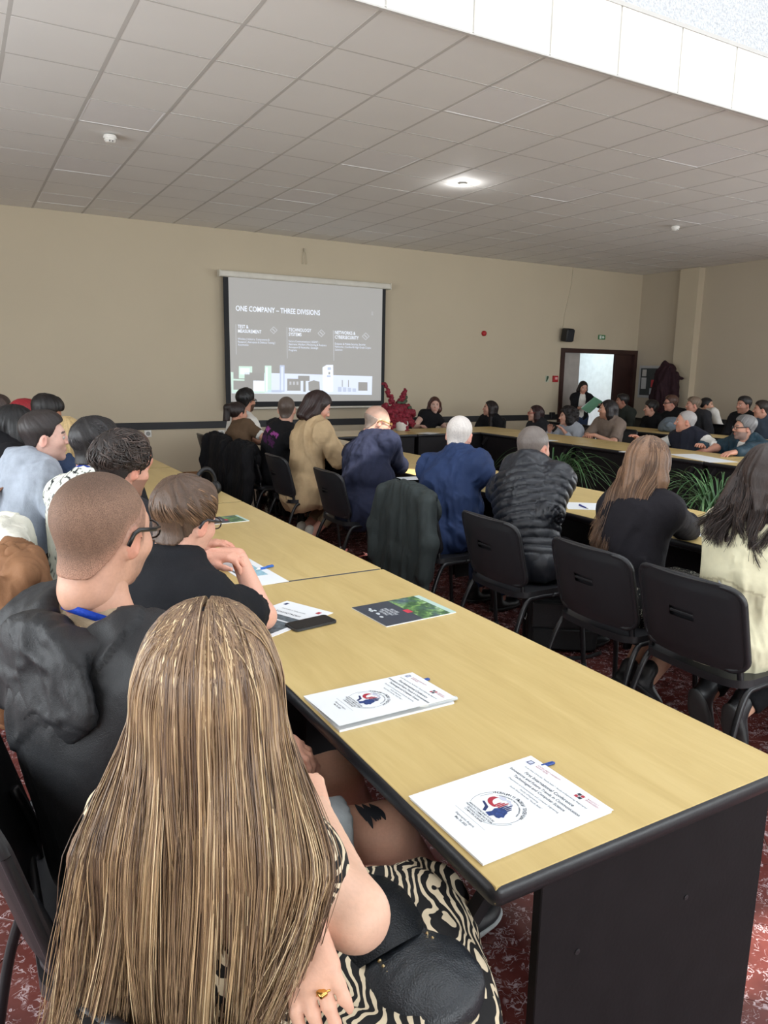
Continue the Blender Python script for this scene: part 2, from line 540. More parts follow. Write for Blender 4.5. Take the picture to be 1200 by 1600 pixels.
# passage behind the door: grey side wall, pale end wall, lit by its own window
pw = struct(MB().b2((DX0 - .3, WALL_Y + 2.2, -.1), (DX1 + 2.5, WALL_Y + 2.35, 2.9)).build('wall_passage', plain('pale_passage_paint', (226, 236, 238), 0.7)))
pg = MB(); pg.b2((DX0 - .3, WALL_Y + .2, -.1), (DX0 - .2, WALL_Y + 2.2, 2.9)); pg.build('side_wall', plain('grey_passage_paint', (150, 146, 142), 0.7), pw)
MB().b2((DX0 - .2, WALL_Y + .2, 2.8), (DX1 + 2.5, WALL_Y + 2.2, 2.9)).build('passage_ceiling', M_WALLR, pw)
MB().b2((DX0 - .2, WALL_Y + .2, -.12), (DX1 + 2.5, WALL_Y + 2.2, -.004)).build('passage_floor', M_FTILE, pw)
MB().b2((DX1 + 2.4, WALL_Y + .2, -.1), (DX1 + 2.5, WALL_Y + 2.2, 2.9)).build('end_wall', M_WALLR, pw)
MB().b2((DX0 + .02, WALL_Y + .05, .0), (DX0 + .47, WALL_Y + .09, DZ - .02), .003).build('grey_door_leaf', plain('grey_door_paint', (172, 166, 160), 0.6), frame)
area_light('passage_window', (DX1 + 1.2, WALL_Y + 1.1, 2.6), (0, -.5, 0), 1.2, 1.2, 26, (.84, .97, 1.0))

# ---- projection screen
SX0, SX1, SZ0, SZ1 = 3.355, 5.975, 1.005, 2.81
SY = WALL_Y - .10
ps = empty('projection_screen', ((SX0 + SX1) / 2, SY, SZ0), 0, 'pull-down projection screen showing a grey slide titled one company, three divisions', 'screen')
def rel(o_parent, x, y, z): return (x - o_parent.location.x, y - o_parent.location.y, z - o_parent.location.z)
M_CASE = plain('white_screen_case', (216, 212, 200), 0.4)
c = MB(); c.b2(rel(ps, SX0 - .06, SY - .045, SZ1 + .0), rel(ps, SX1 + .07, SY + .06, SZ1 + .085), .02, 3)
c.build('roller_case', M_CASE, ps, math.radians(40))
MB().b2(rel(ps, SX0 - .065, SY - .05, SZ1 - .004), rel(ps, SX0 - .05, SY + .065, SZ1 + .09), .004).build('end_cap', M_CASE, ps)
MB().b2(rel(ps, SX1 + .06, SY - .05, SZ1 - .004), rel(ps, SX1 + .075, SY + .065, SZ1 + .09), .004).build('end_cap', M_CASE, ps)
M_SBORD = plain('black_screen_border', (26, 28, 32), 0.7)
MB().b2(rel(ps, SX0, SY, SZ0), rel(ps, SX1, SY + .004, SZ1 + .02)).build('border', M_SBORD, ps)
c = MB(); c.tube([rel(ps, SX0 - .03, SY + .002, SZ0 - .02), rel(ps, SX1 + .03, SY + .002, SZ0 - .02)], .017, 10)
c.build('bottom_bar', M_CASE, ps, math.radians(40))


def glow(name, rgb, s=1.0):
    if name in _mats: return _mats[name]
    t = NT(name); c = srgb(*rgb)
    t.set((.35, .35, .35, 1), 0.8, 0.1)
    t.b.inputs['Emission Color'].default_value = c; t.b.inputs['Emission Strength'].default_value = s
    _mats[name] = t.m
    return t.m


IMG_X0, IMG_X1, IMG_Z0, IMG_Z1 = SX0 + .075, SX1 - .06, SZ0 + .075, SZ1
G_BG = glow('slide_grey', (128, 126, 122), .8)
G_W = glow('slide_white', (214, 222, 236), .95)
G_P = glow('slide_pale_band', (196, 206, 226), .95)
G_G = glow('slide_mint', (178, 206, 192), .95)
G_B = glow('slide_bluish', (160, 172, 196), .95)
G_D = glow('slide_device_grey', (126, 124, 120), .75)
G_L = glow('slide_line', (168, 170, 176), .9)
sl = MB().b2(rel(ps, IMG_X0, SY - .002, IMG_Z0), rel(ps, IMG_X1, SY, IMG_Z1)).build('slide', G_BG, ps)
# positions on the slide are taken from the photograph: pixel -> screen plane
def sp(px): return onY(px, SY)
def sl_text(txt, px, hpx, mat, align='LEFT', bold=0.0, sx=1.0, lay=0, spacing=1.0):
    p = sp(px); q = sp((px[0], px[1] + hpx)); h = abs(p[2] - q[2])
    me = text_mesh(txt, h * 1.38, align, bold * h, spacing, sx)
    me.transform(Matrix.Rotation(PI / 2, 4, 'X'))
    o = link('lettering', me, mat, sl); o.location = rel(ps, p[0], SY - .0045 - .0005 * lay, p[2])
    return o
def sl_poly(pts, mat, lay=0, name='picture'):
    P = [sp(p) for p in pts]
    m = MB(); m._add([rel(ps, p[0], SY - .003 - .0006 * lay, p[2]) for p in P], [tuple(range(len(P)))])
    return m.build(name, mat, sl)
def zz(x, y): return (330 + x / 4, 410 + y / 4)     # the close-up the points were read from
sl_text('ONE COMPANY – THREE DIVISIONS', (368, 485.5), 8.6, G_W, bold=.012, sx=.78)
for k, (t_, px) in enumerate((('TEST &\nMEASUREMENT', zz(165, 410)), ('TECHNOLOGY\nSYSTEMS', zz(483, 430)), ('NETWORKS &\nCYBERSECURITY', zz(772, 448)))):
    sl_text(t_, px, 5.4, G_W, bold=.012, sx=.78, spacing=.95)
sl_text('Wireless | Industry, Components &\nResearch | Aerospace & Defense Testing |\nAutomotive', zz(165, 483), 3.3, G_P, sx=.82, spacing=1.02)
sl_text('Secure Communications | SIGINT |\nElectronic Warfare | Monitoring & Analytics\nAerospace & Networks | Strategic\nPrograms', zz(483, 498), 3.3, G_P, sx=.82, spacing=1.02)
sl_text('Endpoint & Mobile Security, Security\nNetworks | Certified & High-Grade Crypto\nSolutions', zz(772, 514), 3.3, G_P, sx=.82, spacing=1.02)
for x, y0, y1 in ((152, 385, 575), (471, 405, 600), (762, 425, 615)):
    sl_poly([zz(x, y0), zz(x + 3, y0), zz(x + 6, y1), zz(x + 3, y1)], G_L, 0, 'rule')
for x, y in ((390, 424), (688, 443), (965, 462)):
    r, w = 24, 5
    for a in range(4):
        a0, a1 = a * PI / 2, (a + 1) * PI / 2
        sl_poly([zz(x + r * math.cos(a0), y + r * math.sin(a0)), zz(x + r * math.cos(a1), y + r * math.sin(a1)), zz(x + (r - w) * math.cos(a1), y + (r - w) * math.sin(a1)), zz(x + (r - w) * math.cos(a0), y + (r - w) * math.sin(a0))], G_L, 1, 'emblem')
    sl_poly([zz(x - 10, y - 6), zz(x - 6, y - 10), zz(x + 10, y + 6), zz(x + 6, y + 10)], G_L, 1, 'emblem')
def slq(x0, y0, x1, y1, mat, lay, sl_=0.02):
    sl_poly([zz(x0, y0), zz(x1, y0 + (x1 - x0) * sl_), zz(x1, y1 + (x1 - x0) * sl_ * .5), zz(x0, y1)], mat, lay)
sl_poly([zz(122, 685), zz(138, 686), zz(138, 727), zz(330, 740), zz(332, 690), zz(1006, 712), zz(1003, 828), zz(128, 818)], G_P, 0)
sl_poly([zz(122, 685), zz(138, 686), zz(138, 727), zz(330, 740), zz(336, 818), zz(128, 816)], G_G, 1)
slq(172, 648, 256, 725, G_G, 1); slq(180, 660, 240, 700, G_W, 2)
slq(208, 688, 330, 740, G_D, 2); slq(138, 738, 262, 795, G_D, 2)
slq(262, 738, 338, 806, G_W, 2); slq(334, 645, 376, 812, G_G, 3); slq(340, 655, 352, 806, G_W, 4)
slq(428, 642, 458, 808, G_B, 3); slq(436, 652, 450, 800, G_P, 4); slq(350, 796, 440, 812, G_B, 3)
slq(474, 726, 558, 802, G_D, 3); slq(542, 708, 614, 740, G_D, 4); slq(574, 740, 590, 808, G_D, 4)
sl_poly([zz(606, 748), zz(640, 736), zz(676, 746), zz(678, 796), zz(642, 812), zz(608, 800)], G_D, 4)
sl_poly([zz(695, 656), zz(720, 641), zz(761, 641), zz(762, 806), zz(735, 812), zz(697, 800)], G_W, 4)
slq(726, 655, 748, 672, G_B, 5); slq(732, 685, 742, 700, G_D, 5); slq(722, 705, 745, 716, G_B, 5)
for k in range(3): slq(488 + 22 * k, 745, 500 + 22 * k, 765, G_L, 5)
for k in range(4): slq(792 + 30 * k, 778 + 3 * k, 814 + 30 * k, 808, G_B, 3)
slq(816, 735, 821, 778, G_D, 4); slq(854, 735, 859, 780, G_D, 4)
slq(918, 748, 976, 802, G_D, 4)
for y in (150, 158, 166): slq(1000, y + 160, 1012, y + 163, G_L, 3)

# ---- small fittings on the far wall
def wall_thing(name, px, label, cat):
    p = onY(px, WALL_Y); return empty(name, (p[0], WALL_Y, p[2]), 0, label, cat)
t_ = wall_thing('loudspeaker', (878.5, 524), 'black wall loudspeaker above the left side of the door', 'loudspeaker')
m = MB(); m.box((0, -.14, 0), (.18, .17, .24), Matrix.Rotation(.12, 3, 'X'), .03, 3); m.build('cabinet', M_BLACKPL, t_, True)
m = MB(); m.box((0, -.229, -.01), (.15, .012, .2), Matrix.Rotation(.12, 3, 'X'), .005); m.build('grille', plain('dark_grille', (36, 38, 42), .8, bump=.6, bscale=500), t_)
m = MB(); m.tube([(0, -.06, .0), (0, 0, .0)], .02); m.build('bracket', M_BLACKPL, t_)
m = MB(); m.tube(smooth_path([(-.0, -.012, .1), (.03, -.008, .4), (.14, -.008, .9), (.16, -.008, 1.2)], 5), .006, 6)
tag(m.build('speaker_cable', plain('cream_cable', (205, 195, 172), .6), None, True), 'thin cream cable running up the wall above the loudspeaker', 'cable').location = t_.location
t_ = wall_thing('exit_sign', (939.5, 527), 'small green emergency exit sign above the door', 'sign')
MB().box((0, -.012, 0), (.17, .022, .085), None, .003).build('sign_plate', plain('sign_green', (70, 128, 84), .5), t_)
m = MB(); m.box((-.045, -.0245, 0), (.05, .002, .06)); m.build('pictogram', plain('sign_white', (220, 228, 220), .5), t_)
m = MB(); m._add([(.0, -.0245, -.02), (.03, -.0245, -.02), (.03, -.0245, -.03), (.06, -.0245, 0), (.03, -.0245, .03), (.03, -.0245, .02), (0, -.0245, .02)], [(0, 1, 2, 3, 4, 5, 6)])
m.build('pictogram', plain('sign_white', (220, 228, 220), .5), t_)
t_ = wall_thing('fire_call_point', (866.5, 592), 'red fire alarm call point on the wall left of the door', 'call point')
MB().box((0, -.02, 0), (.115, .04, .115), None, .008).build('housing', plain('alarm_red', (176, 34, 42), .4), t_)
MB().box((.005, -.042, 0.01), (.06, .004, .045)).build('press_plate', plain('alarm_pink', (226, 170, 170), .4), t_)
t_ = wall_thing('evacuation_sign', (854.5, 592), 'small green and white arrow sign beside the red call point', 'sign')
MB().box((0, -.004, 0), (.075, .008, .12)).build('sign_plate', plain('sign_dull', (188, 194, 176), .6), t_)
m = MB(); m._add([(-.03, -.0092, -.05), (-.005, -.0092, -.05), (.033, -.0092, .02), (.033, -.0092, .05), (-.01, -.0092, .05)], [(0, 1, 2, 3, 4)]); m.build('pictogram', plain('sign_dkgreen', (52, 78, 54), .6), t_)
t_ = wall_thing('fire_alarm_sounder', (755.5, 521), 'small round red alarm sounder in the middle of the wall', 'alarm')
m = MB(); m.lathe([(.045, 0), (.045, .03), (.03, .05), (.012, .055)], n=18); me = m.mesh('housing', math.radians(40)); me.transform(Matrix.Rotation(PI / 2, 4, 'X')); link('housing', me, plain('alarm_red', (176, 34, 42), .4), t_)
t_ = wall_thing('wall_hook', (475, 402), 'small empty cable hook on the wall above the projection screen', 'hook')
m = MB(); m.tube([(-.03, -.01, -.1), (-.03, -.03, .02), (0, -.03, .09), (.03, -.03, .02), (.03, -.01, -.1)], .006, 6); m.build('wire', plain('cream_cable', (205, 195, 172), .6), t_, True)
m = MB(); m.box((0, -.015, .1), (.03, .03, .05), None, .005); m.build('anchor', M_WALLR, t_)
for px, lb in (((231, 677.5), 'white wall socket under the black rail, far left'), ((346, 677), 'round steel-rimmed wall socket beside the ponytailed woman')):
    t_ = wall_thing('wall_socket', px, lb, 'socket')
    MB().box((0, -.008, 0), (.095, .016, .095), None, .006).build('plate', M_WHITEPL, t_)
    m = MB(); m.lathe([(.03, 0), (.03, .006), (.022, .006), (.021, .002)], n=16); me = m.mesh('cup'); me.transform(Matrix.Translation((0, -.016, 0)) @ Matrix.Rotation(PI / 2, 4, 'X')); link('cup', me, plain('socket_grey', (150, 150, 146), .4), t_)
t_ = wall_thing('switch_box', (861, 649), 'small black box on the wall just left of the door', 'box')
MB().box((0, -.03, 0), (.10, .06, .12), None, .008).build('housing', M_BLACKPL, t_); MB().box((0, -.0615, .0), (.05, .004, .07)).build('cover', M_BLACKRAIL, t_)

# ---- notice board on the right wall near the corner
nb = empty('notice_board', (WALL_X, 10.08, 1.42), PI / 2, 'grey framed notice board with pinned sheets on the right wall', 'notice board')
MB().box((0, .014, 0), (.72, .028, .62), None, .006).build('frame', plain('grey_frame', (176, 178, 180), .4), nb)
MB().box((0, .031, 0), (.62, .01, .52)).build('felt', fabric('dark_felt', (72, 76, 76)), nb)
for x, z, w, h, rgb, nm in ((-.22, .17, .1, .13, (196, 194, 190), 'sheet'), (-.22, -.03, .12, .22, (190, 192, 192), 'sheet'), (.02, -.03, .12, .14, (184, 60, 66), 'red_notice'), (.0, -.18, .13, .12, (170, 178, 182), 'sheet')):
    MB().box((-x, .038, z), (w, .003, h)).build(nm, plain('notice_%d_%d_%d' % rgb, rgb, .6), nb)

# ---- ceiling fittings
def ceil_thing(name, px, label, cat): p = onZ(px, CEIL - .03); return empty(name, (p[0], p[1], CEIL - .004), 0, label, cat)
for px, lb in (((172, 217), 'white round smoke detector on the ceiling at the left'), ((1055, 357), 'white round smoke detector on the ceiling at the far right')):
    t_ = ceil_thing('smoke_detector', px, lb, 'smoke detector')
    m = MB(); m.lathe([(.05, 0), (.055, -.015), (.052, -.028)], n=20); m.build('base', M_WHITEPL, t_, math.radians(40))
    m = MB(); m.lathe([(.045, -.028), (.048, -.04), (.035, -.056), (.012, -.06)], n=20); m.build('chamber', M_WHITEPL, t_, math.radians(40))
    m = MB(); m.box((-.012, -.04, -.05), (.006, .014, .008)); m.box((.012, -.04, -.05), (.006, .014, .008)); m.build('vent', M_BLACKRAIL, t_)
t_ = ceil_thing('spot_light', (723, 292), 'tiny lit spotlight in the ceiling above the room centre', 'light')
m = MB(); m.lathe([(.045, .0), (.045, -.012), (.03, -.014)], n=18); m.build('rim', M_WHITEPL, t_)
m = MB(); m.lathe([(.028, -.014), (.02, -.02)], n=14); m.build('lamp', glow('lamp_white', (255, 252, 244), 14), t_)
_l = bpy.data.lights.new('spot_lamp', 'POINT'); _l.energy = 3; _l.shadow_soft_size = .03
_o = bpy.data.objects.new('spot_lamp', _l); C.objects.link(_o); _o.parent = t_; _o.location = (0, 0, -.07)
# ================================================================== tables
def wood_mat():
    t = NT('pale_maple_laminate'); v = t.coord('Object', (6.0, 0.9, 1.0))
    n1 = t.noise(v, 2.2, 5, 0.6, 0.8)
    n2 = t.noise(t.coord('Object', (60, 2.0, 1.0)), 2.0, 3, 0.6, 0.3)
    c = t.ramp(n1, [(0.25, srgb(188, 162, 104)), (0.5, srgb(199, 174, 115)), (0.75, srgb(208, 184, 126))])
    c = t.mix(0.10, c, t.ramp(n2, [(0.35, srgb(182, 154, 96)), (0.65, srgb(212, 188, 130))]))
    t.set(c, 0.38, 0.4)
    return t.m


M_WOOD = wood_mat()
M_EDGE = plain('black_rubber_edge', (30, 30, 33), 0.4, bump=.1, bscale=200)
M_PANEL = plain('dark_wenge_panel', (25, 22, 24), 0.6, 0.2, var=0.15, scale=14, bump=.1, bscale=90)


def table(name, x0, x1, y0, y1, along, label, group, ends=(True, True), inset=.13, modesty=None):
    """table with a maple top in a rounded black edge, dark end panels and a modesty panel; the long side runs along x or y"""
    cx, cy = (x0 + x1) / 2, (y0 + y1) / 2
    L, Wd = (y1 - y0, x1 - x0) if along == 'y' else (x1 - x0, y1 - y0)
    t = empty(name, (cx, cy, 0), 0 if along == 'y' else -PI / 2, label, 'table', group)
    L -= .004
    MB().b2((-Wd / 2 + .008, -L / 2 + .008, .718), (Wd / 2 - .008, L / 2 - .008, .7503), .001, 1).build('tabletop', M_WOOD, t)
    e = MB()
    pr = [(0, .7495), (.012, .7495), (.019, .742), (.021, .73), (.016, .714), (.004, .708), (0, .708)]
    out = rrect(Wd - .042 + .026, L - .042 + .026, .012, 3)
    n = len(out); rings = []
    for off, z in pr:
        ring = []
        for i, (x, y) in enumerate(out):
            a = np.array(out[i - 1]); b = np.array(out[(i + 1) % n]); d = b - a; d = d / np.linalg.norm(d)
            o_ = off - .013
            ring.append(e.bm.verts.new((x + d[1] * o_, y - d[0] * o_, z)))
        rings.append(ring)
    for k in range(len(rings)):
        A, B = rings[k], rings[(k + 1) % len(rings)]
        for i in range(n): e.bm.faces.new((A[i], A[(i + 1) % n], B[(i + 1) % n], B[i]))
    e.build('edge_band', M_EDGE, t, math.radians(50))
    MB().b2((-Wd / 2 + .03, -L / 2 + .03, .70), (Wd / 2 - .03, L / 2 - .03, .717)).build('underboard', M_PANEL, t)
    pi = .03
    for s, on in zip((-1, 1), ends):
        if not on: continue
        y = s * (L / 2 - pi - .011)
        MB().b2((-Wd / 2 + inset, y - .011, .0), (Wd / 2 - .035, y + .011, .70), .002, 1).build('end_panel', M_PANEL, t)
        b = MB(); b.box((-Wd / 2 + inset - .03, y - s * .08, .655), (.025, .025, .16), Matrix.Rotation(.7, 3, 'Y'))
        b.build('bracket', M_PANEL, t)
        for sx in (-.18, .12):
            c_ = MB(); c_.lathe([(.006, 0), (.006, .0015), (.003, .002)], n=10); me = c_.mesh('screw_cap'); me.transform(Matrix.Translation((sx, y + s * .0112, .52)) @ Matrix.Rotation(-s * PI / 2, 4, 'X'))
            link('screw_cap', me, M_EDGE, t)
    mx = Wd / 2 - .10 if modesty is None else modesty
    MB().b2((mx - .009, -L / 2 + pi + .02, .16), (mx + .009, L / 2 - pi - .02, .70), .002, 1).build('modesty_panel', M_PANEL, t)
    return t


T1 = [0.815, 2.607, 4.375, 6.15, 7.93]
NMS = ['nearest to the viewer', 'second from the viewer', 'third from the viewer', 'farthest from the viewer']
for k in range(4):
    table('conference_table', .686, 1.50, T1[k], T1[k + 1], 'y', 'long maple-topped table in the left row, ' + NMS[k], 'left row tables')
R2 = [1.0, 2.78, 4.56, 6.36, 8.16]
for k in range(4):
    table('conference_table', 3.11, 3.91, R2[k], R2[k + 1], 'y', 'maple-topped table of the middle row, ' + NMS[k], 'middle row tables')
R3 = [2.85, 4.63, 6.40, 8.18]
NM3 = ['nearest to the viewer', 'in the middle of that row', 'nearest the far wall']
for k in range(3):
    t = table('conference_table', 6.2, 7.0, R3[k], R3[k + 1], 'y', 'dark-fronted maple table in the right row facing the plants, ' + NM3[k], 'right row tables', inset=.03, modesty=-.36)
for k, (a, b) in enumerate(((3.4, 5.2), (5.2, 7.0))):
    t = table('conference_table', a, b, 8.19, 8.99, 'x', 'head table under the far wall, ' + ('half with the red flowers' if k == 0 else 'half with the curly-haired woman'), 'head tables', inset=.03, modesty=.36)
for k, (a, b) in enumerate(((4.7, 6.5), (6.5, 8.3))):
    table('conference_table', 8.55, 9.25, a, b, 'y', 'maple table of the rear right row, ' + ('nearer half' if k == 0 else 'half beside the door'), 'rear right row tables', inset=.03, modesty=-.3)


# ================================================================== stacking chair
M_SHELL = plain('black_chair_shell', (33, 33, 36), 0.42, var=.08, bump=.12, bscale=420)
M_TUBE = plain('black_steel_tube', (24, 24, 27), 0.35, var=.05)


def make_chair():
    """steel frame chair: faces +y, origin on the floor under the seat centre"""
    t = empty('stacking_chair')
    # backrest shell: curved rounded plate with a rim and a handle slot
    def plate(w, h, r, y_of, th, n=26, m=18):
        mb = MB(); g = []
        for j in range(m + 1):
            row = []
            for i in range(n + 1):
                u, v = -1 + 2 * i / n, -1 + 2 * j / m
                # squircle mapping gives rounded corners
                x = w / 2 * u; z = h / 2 * v
                cx_, cz_ = w / 2 - r, h / 2 - r
                if abs(x) > cx_ and abs(z) > cz_:
                    dx, dz = abs(x) - cx_, abs(z) - cz_
                    k = max(dx, dz) / math.hypot(dx, dz)
                    x = math.copysign(cx_ + dx * k, x); z = math.copysign(cz_ + dz * k, z)
                row.append((x, y_of(x, z), z))
            g.append(row)
        V = [p for row in g for p in row] + [(p[0], p[1] - th, p[2]) for row in g for p in row]
        nn = (n + 1) * (m + 1); F = []
        id_ = lambda i, j: j * (n + 1) + i
        slot = lambda i, j: (abs(i + .5 - n / 2) < 3.2 and abs(j + .5 - m * .56) < .6)
        for j in range(m):
            for i in range(n):
                q = (id_(i, j), id_(i + 1, j), id_(i + 1, j + 1), id_(i, j + 1))
                F.append(q[::-1])
                if not slot(i, j): F.append(tuple(k + nn for k in q))
        edge = [id_(i, 0) for i in range(n)] + [id_(n, j) for j in range(m)] + [id_(i, m) for i in range(n, 0, -1)] + [id_(0, j) for j in range(m, 0, -1)]
        for a, b in zip(edge, edge[1:] + edge[:1]): F.append((a, b, b + nn, a + nn))
        mb._add(V, F)
        return mb
    bw, bh = .47, .34
    yb = lambda x, z: -.215 - .05 * (1 - (x / (bw / 2)) ** 2) - .09 * (z / bh) + (.006 if abs(x) > bw / 2 - .03 or abs(z) > bh / 2 - .03 else 0)
    b = plate(bw, bh, .06, yb, .018).build('backrest', M_SHELL, t, math.radians(55)); b.location = (0, 0, .665)
    rim = MB()
    rp = [(x, yb(x, z) - .012, z) for x, z in rrect(bw - .012, bh - .012, .058, 6)]
    rim.tube(rp + rp[:1], .011, 8, False); rim.build('back_rim', M_SHELL, b, True)
    sl_ = MB(); sl_.box((0, yb(0, .02) - .0135, .02), (.105, .006, .011), None, .002); sl_.build('handle_slot', M_EDGE, b)
    # seat shell
    ys = lambda x, z: .012 * ((x / .23) ** 2) - .02 * max(0, (z - .12) / .1) ** 2 * .8
    s = plate(.46, .43, .07, ys, .03)
    for v in s.bm.verts: v.co = Vector((v.co.x, v.co.z, v.co.y + .463))
    s.build('seat', M_SHELL, t, math.radians(55))
    # frame: front and rear inverted U, back posts
    def leg(pts): return MB().tube(smooth_path(pts, 6), .0125, 10)
    for sx in (-1, 1):
        leg([(sx * .245, .235, 0), (sx * .235, .21, .25), (sx * .225, .17, .415), (sx * .225, .10, .438), (sx * .225, .0, .438)]).build('leg', M_TUBE, t, True)
        leg([(sx * .245, -.30, 0), (sx * .235, -.25, .25), (sx * .225, -.18, .415), (sx * .225, -.11, .438), (sx * .225, .0, .438)]).build('leg', M_TUBE, t, True)
        m = MB(); m.tube(smooth_path([(sx * .205, -.08, .45), (sx * .205, -.17, .45), (sx * .200, -.185, .49), (sx * .195, -.185, .55), (sx * .19, -.222, .66)], 6), .012, 8, flat=1.0)
        m.build('back_post', M_TUBE, t, True)
        for y in (.235, -.30):
            f = MB(); f.lathe([(.015, 0), (.016, .012), (.014, .03)], (sx * .245, y, 0), 10); f.build('foot_cap', M_EDGE, t, True)
    for y in (.12, -.15):
        MB().tube([(-.225, y, .432), (.225, y, .432)], .01, 8).build('crossbar', M_TUBE, t, True)
    return t


_chair0 = make_chair()
_chair_used = [False]


def chair(x, y, az, label, group):
    """az: facing direction in degrees from +y towards +x"""
    if not _chair_used[0]: o = _chair0; _chair_used[0] = True
    else: o = copy_tree(_chair0)
    o.location = (x, y, 0); o.rotation_euler = (0, 0, -math.radians(az))
    return tag(o, label, 'chair', group)
# ================================================================== sculpting tools (signed distance shapes -> mesh)
def V3(*a): return np.array(a, float)
def unit(v): v = np.asarray(v, float); return v / (np.linalg.norm(v) + 1e-9)


_perm = np.random.RandomState(5).rand(64, 64, 64).astype(np.float32)
def vnoise(P):
    """smooth value noise, -1..1"""
    P = np.asarray(P, float); i = np.floor(P).astype(int); f = P - i; f = f * f * (3 - 2 * f)
    i &= 63; j = (i + 1) & 63
    x0, y0, z0 = i.T; x1, y1, z1 = j.T; fx, fy, fz = f.T
    def L(a, b, t): return a + (b - a) * t
    c = L(L(L(_perm[x0, y0, z0], _perm[x1, y0, z0], fx), L(_perm[x0, y1, z0], _perm[x1, y1, z0], fx), fy),
          L(L(_perm[x0, y0, z1], _perm[x1, y0, z1], fx), L(_perm[x0, y1, z1], _perm[x1, y1, z1], fx), fy), fz)
    return c * 2 - 1


class Shape:
    def __init__(s): s.p = []
    def cone(s, a, b, ra, rb, k=.03, cut=False, flat=None):
        s.p.append(('c', V3(*a), V3(*b), ra, rb, k, cut, flat)); return s
    def chain(s, pts, rs, k=.02):
        for i in range(len(pts) - 1): s.cone(pts[i], pts[i + 1], rs[i], rs[i + 1], k)
        return s
    def ell(s, c, r, R=None, k=.04, sub=False): s.p.append(('e', V3(*c), V3(*r), np.eye(3) if R is None else np.asarray(R), k, sub)); return s
    def cut(s, fn): s.p.append(('f', fn)); return s
    def bounds(s):
        lo, hi = [], []
        for q in s.p:
            if q[0] == 'c':
                r = max(q[3], q[4]); lo.append(np.minimum(q[1], q[2]) - r); hi.append(np.maximum(q[1], q[2]) + r)
            elif q[0] == 'e' and not q[5]:
                r = q[2].max(); lo.append(q[1] - r); hi.append(q[1] + r)
        return np.min(lo, 0), np.max(hi, 0)
    def mesh(s, h, inflate=0.0):
        lo, hi = s.bounds(); lo = lo - inflate - 2.2 * h - .01; hi = hi + inflate + 2.2 * h + .01
        n = np.ceil((hi - lo) / h).astype(int) + 1
        ax = [(lo[i] + h * np.arange(n[i])).astype(np.float32) for i in range(3)]
        D = np.full(n, .3, np.float32)
        for q in s.p:
            if q[0] == 'f':
                X, Y, Z = ax[0][:, None, None], ax[1][None, :, None], ax[2][None, None, :]
                D = np.maximum(D, q[1](X, Y, Z).astype(np.float32)); continue
            if q[0] == 'c':
                r = max(q[3], q[4]); a, b = np.minimum(q[1], q[2]) - r, np.maximum(q[1], q[2]) + r; k = q[5]
            else: r = q[2].max(); a, b = q[1] - r, q[1] + r; k = q[4]
            m = k + inflate + 2 * h
            i0 = np.clip(np.floor((a - m - lo) / h).astype(int), 0, n); i1 = np.clip(np.ceil((b + m - lo) / h).astype(int) + 1, 0, n)
            if np.any(i1 <= i0): continue
            sl = tuple(slice(u, v) for u, v in zip(i0, i1))
            X, Y, Z = ax[0][sl[0]][:, None, None], ax[1][sl[1]][None, :, None], ax[2][sl[2]][None, None, :]
            if q[0] == 'c':
                A, B = q[1], q[2]; ab = B - A; L2 = max(ab @ ab, 1e-9)
                x, y, z = X - A[0], Y - A[1], Z - A[2]
                tt = (x * ab[0] + y * ab[1] + z * ab[2]) / L2
                t = np.clip(tt, 0, 1)
                d = np.sqrt((x - t * ab[0]) ** 2 + (y - t * ab[1]) ** 2 + (z - t * ab[2]) ** 2) - (q[3] + (q[4] - q[3]) * t)
                if q[6]: d = np.maximum(d, (tt - 1) * math.sqrt(L2))
                d = d - inflate
            else:
                R = q[3]; x, y, z = X - q[1][0], Y - q[1][1], Z - q[1][2]; r = q[2] + (0 if q[5] else inflate)
                u = (x * R[0, 0] + y * R[1, 0] + z * R[2, 0]) / r[0]
                v = (x * R[0, 1] + y * R[1, 1] + z * R[2, 1]) / r[1]
                w = (x * R[0, 2] + y * R[1, 2] + z * R[2, 2]) / r[2]
                k0 = np.sqrt(u * u + v * v + w * w); k1 = np.sqrt((u / r[0]) ** 2 + (v / r[1]) ** 2 + (w / r[2]) ** 2) + 1e-9
                d = k0 * (k0 - 1) / k1
            E = D[sl]
            if q[0] == 'e' and q[5]:
                d = -d; hh = np.maximum(k - np.abs(E - d), 0) / k; D[sl] = np.maximum(E, d) + hh * hh * k * .25
            else:
                hh = np.maximum(k - np.abs(E - d), 0) / k; D[sl] = np.minimum(E, d) - hh * hh * k * .25
        return nets(D, lo, h)


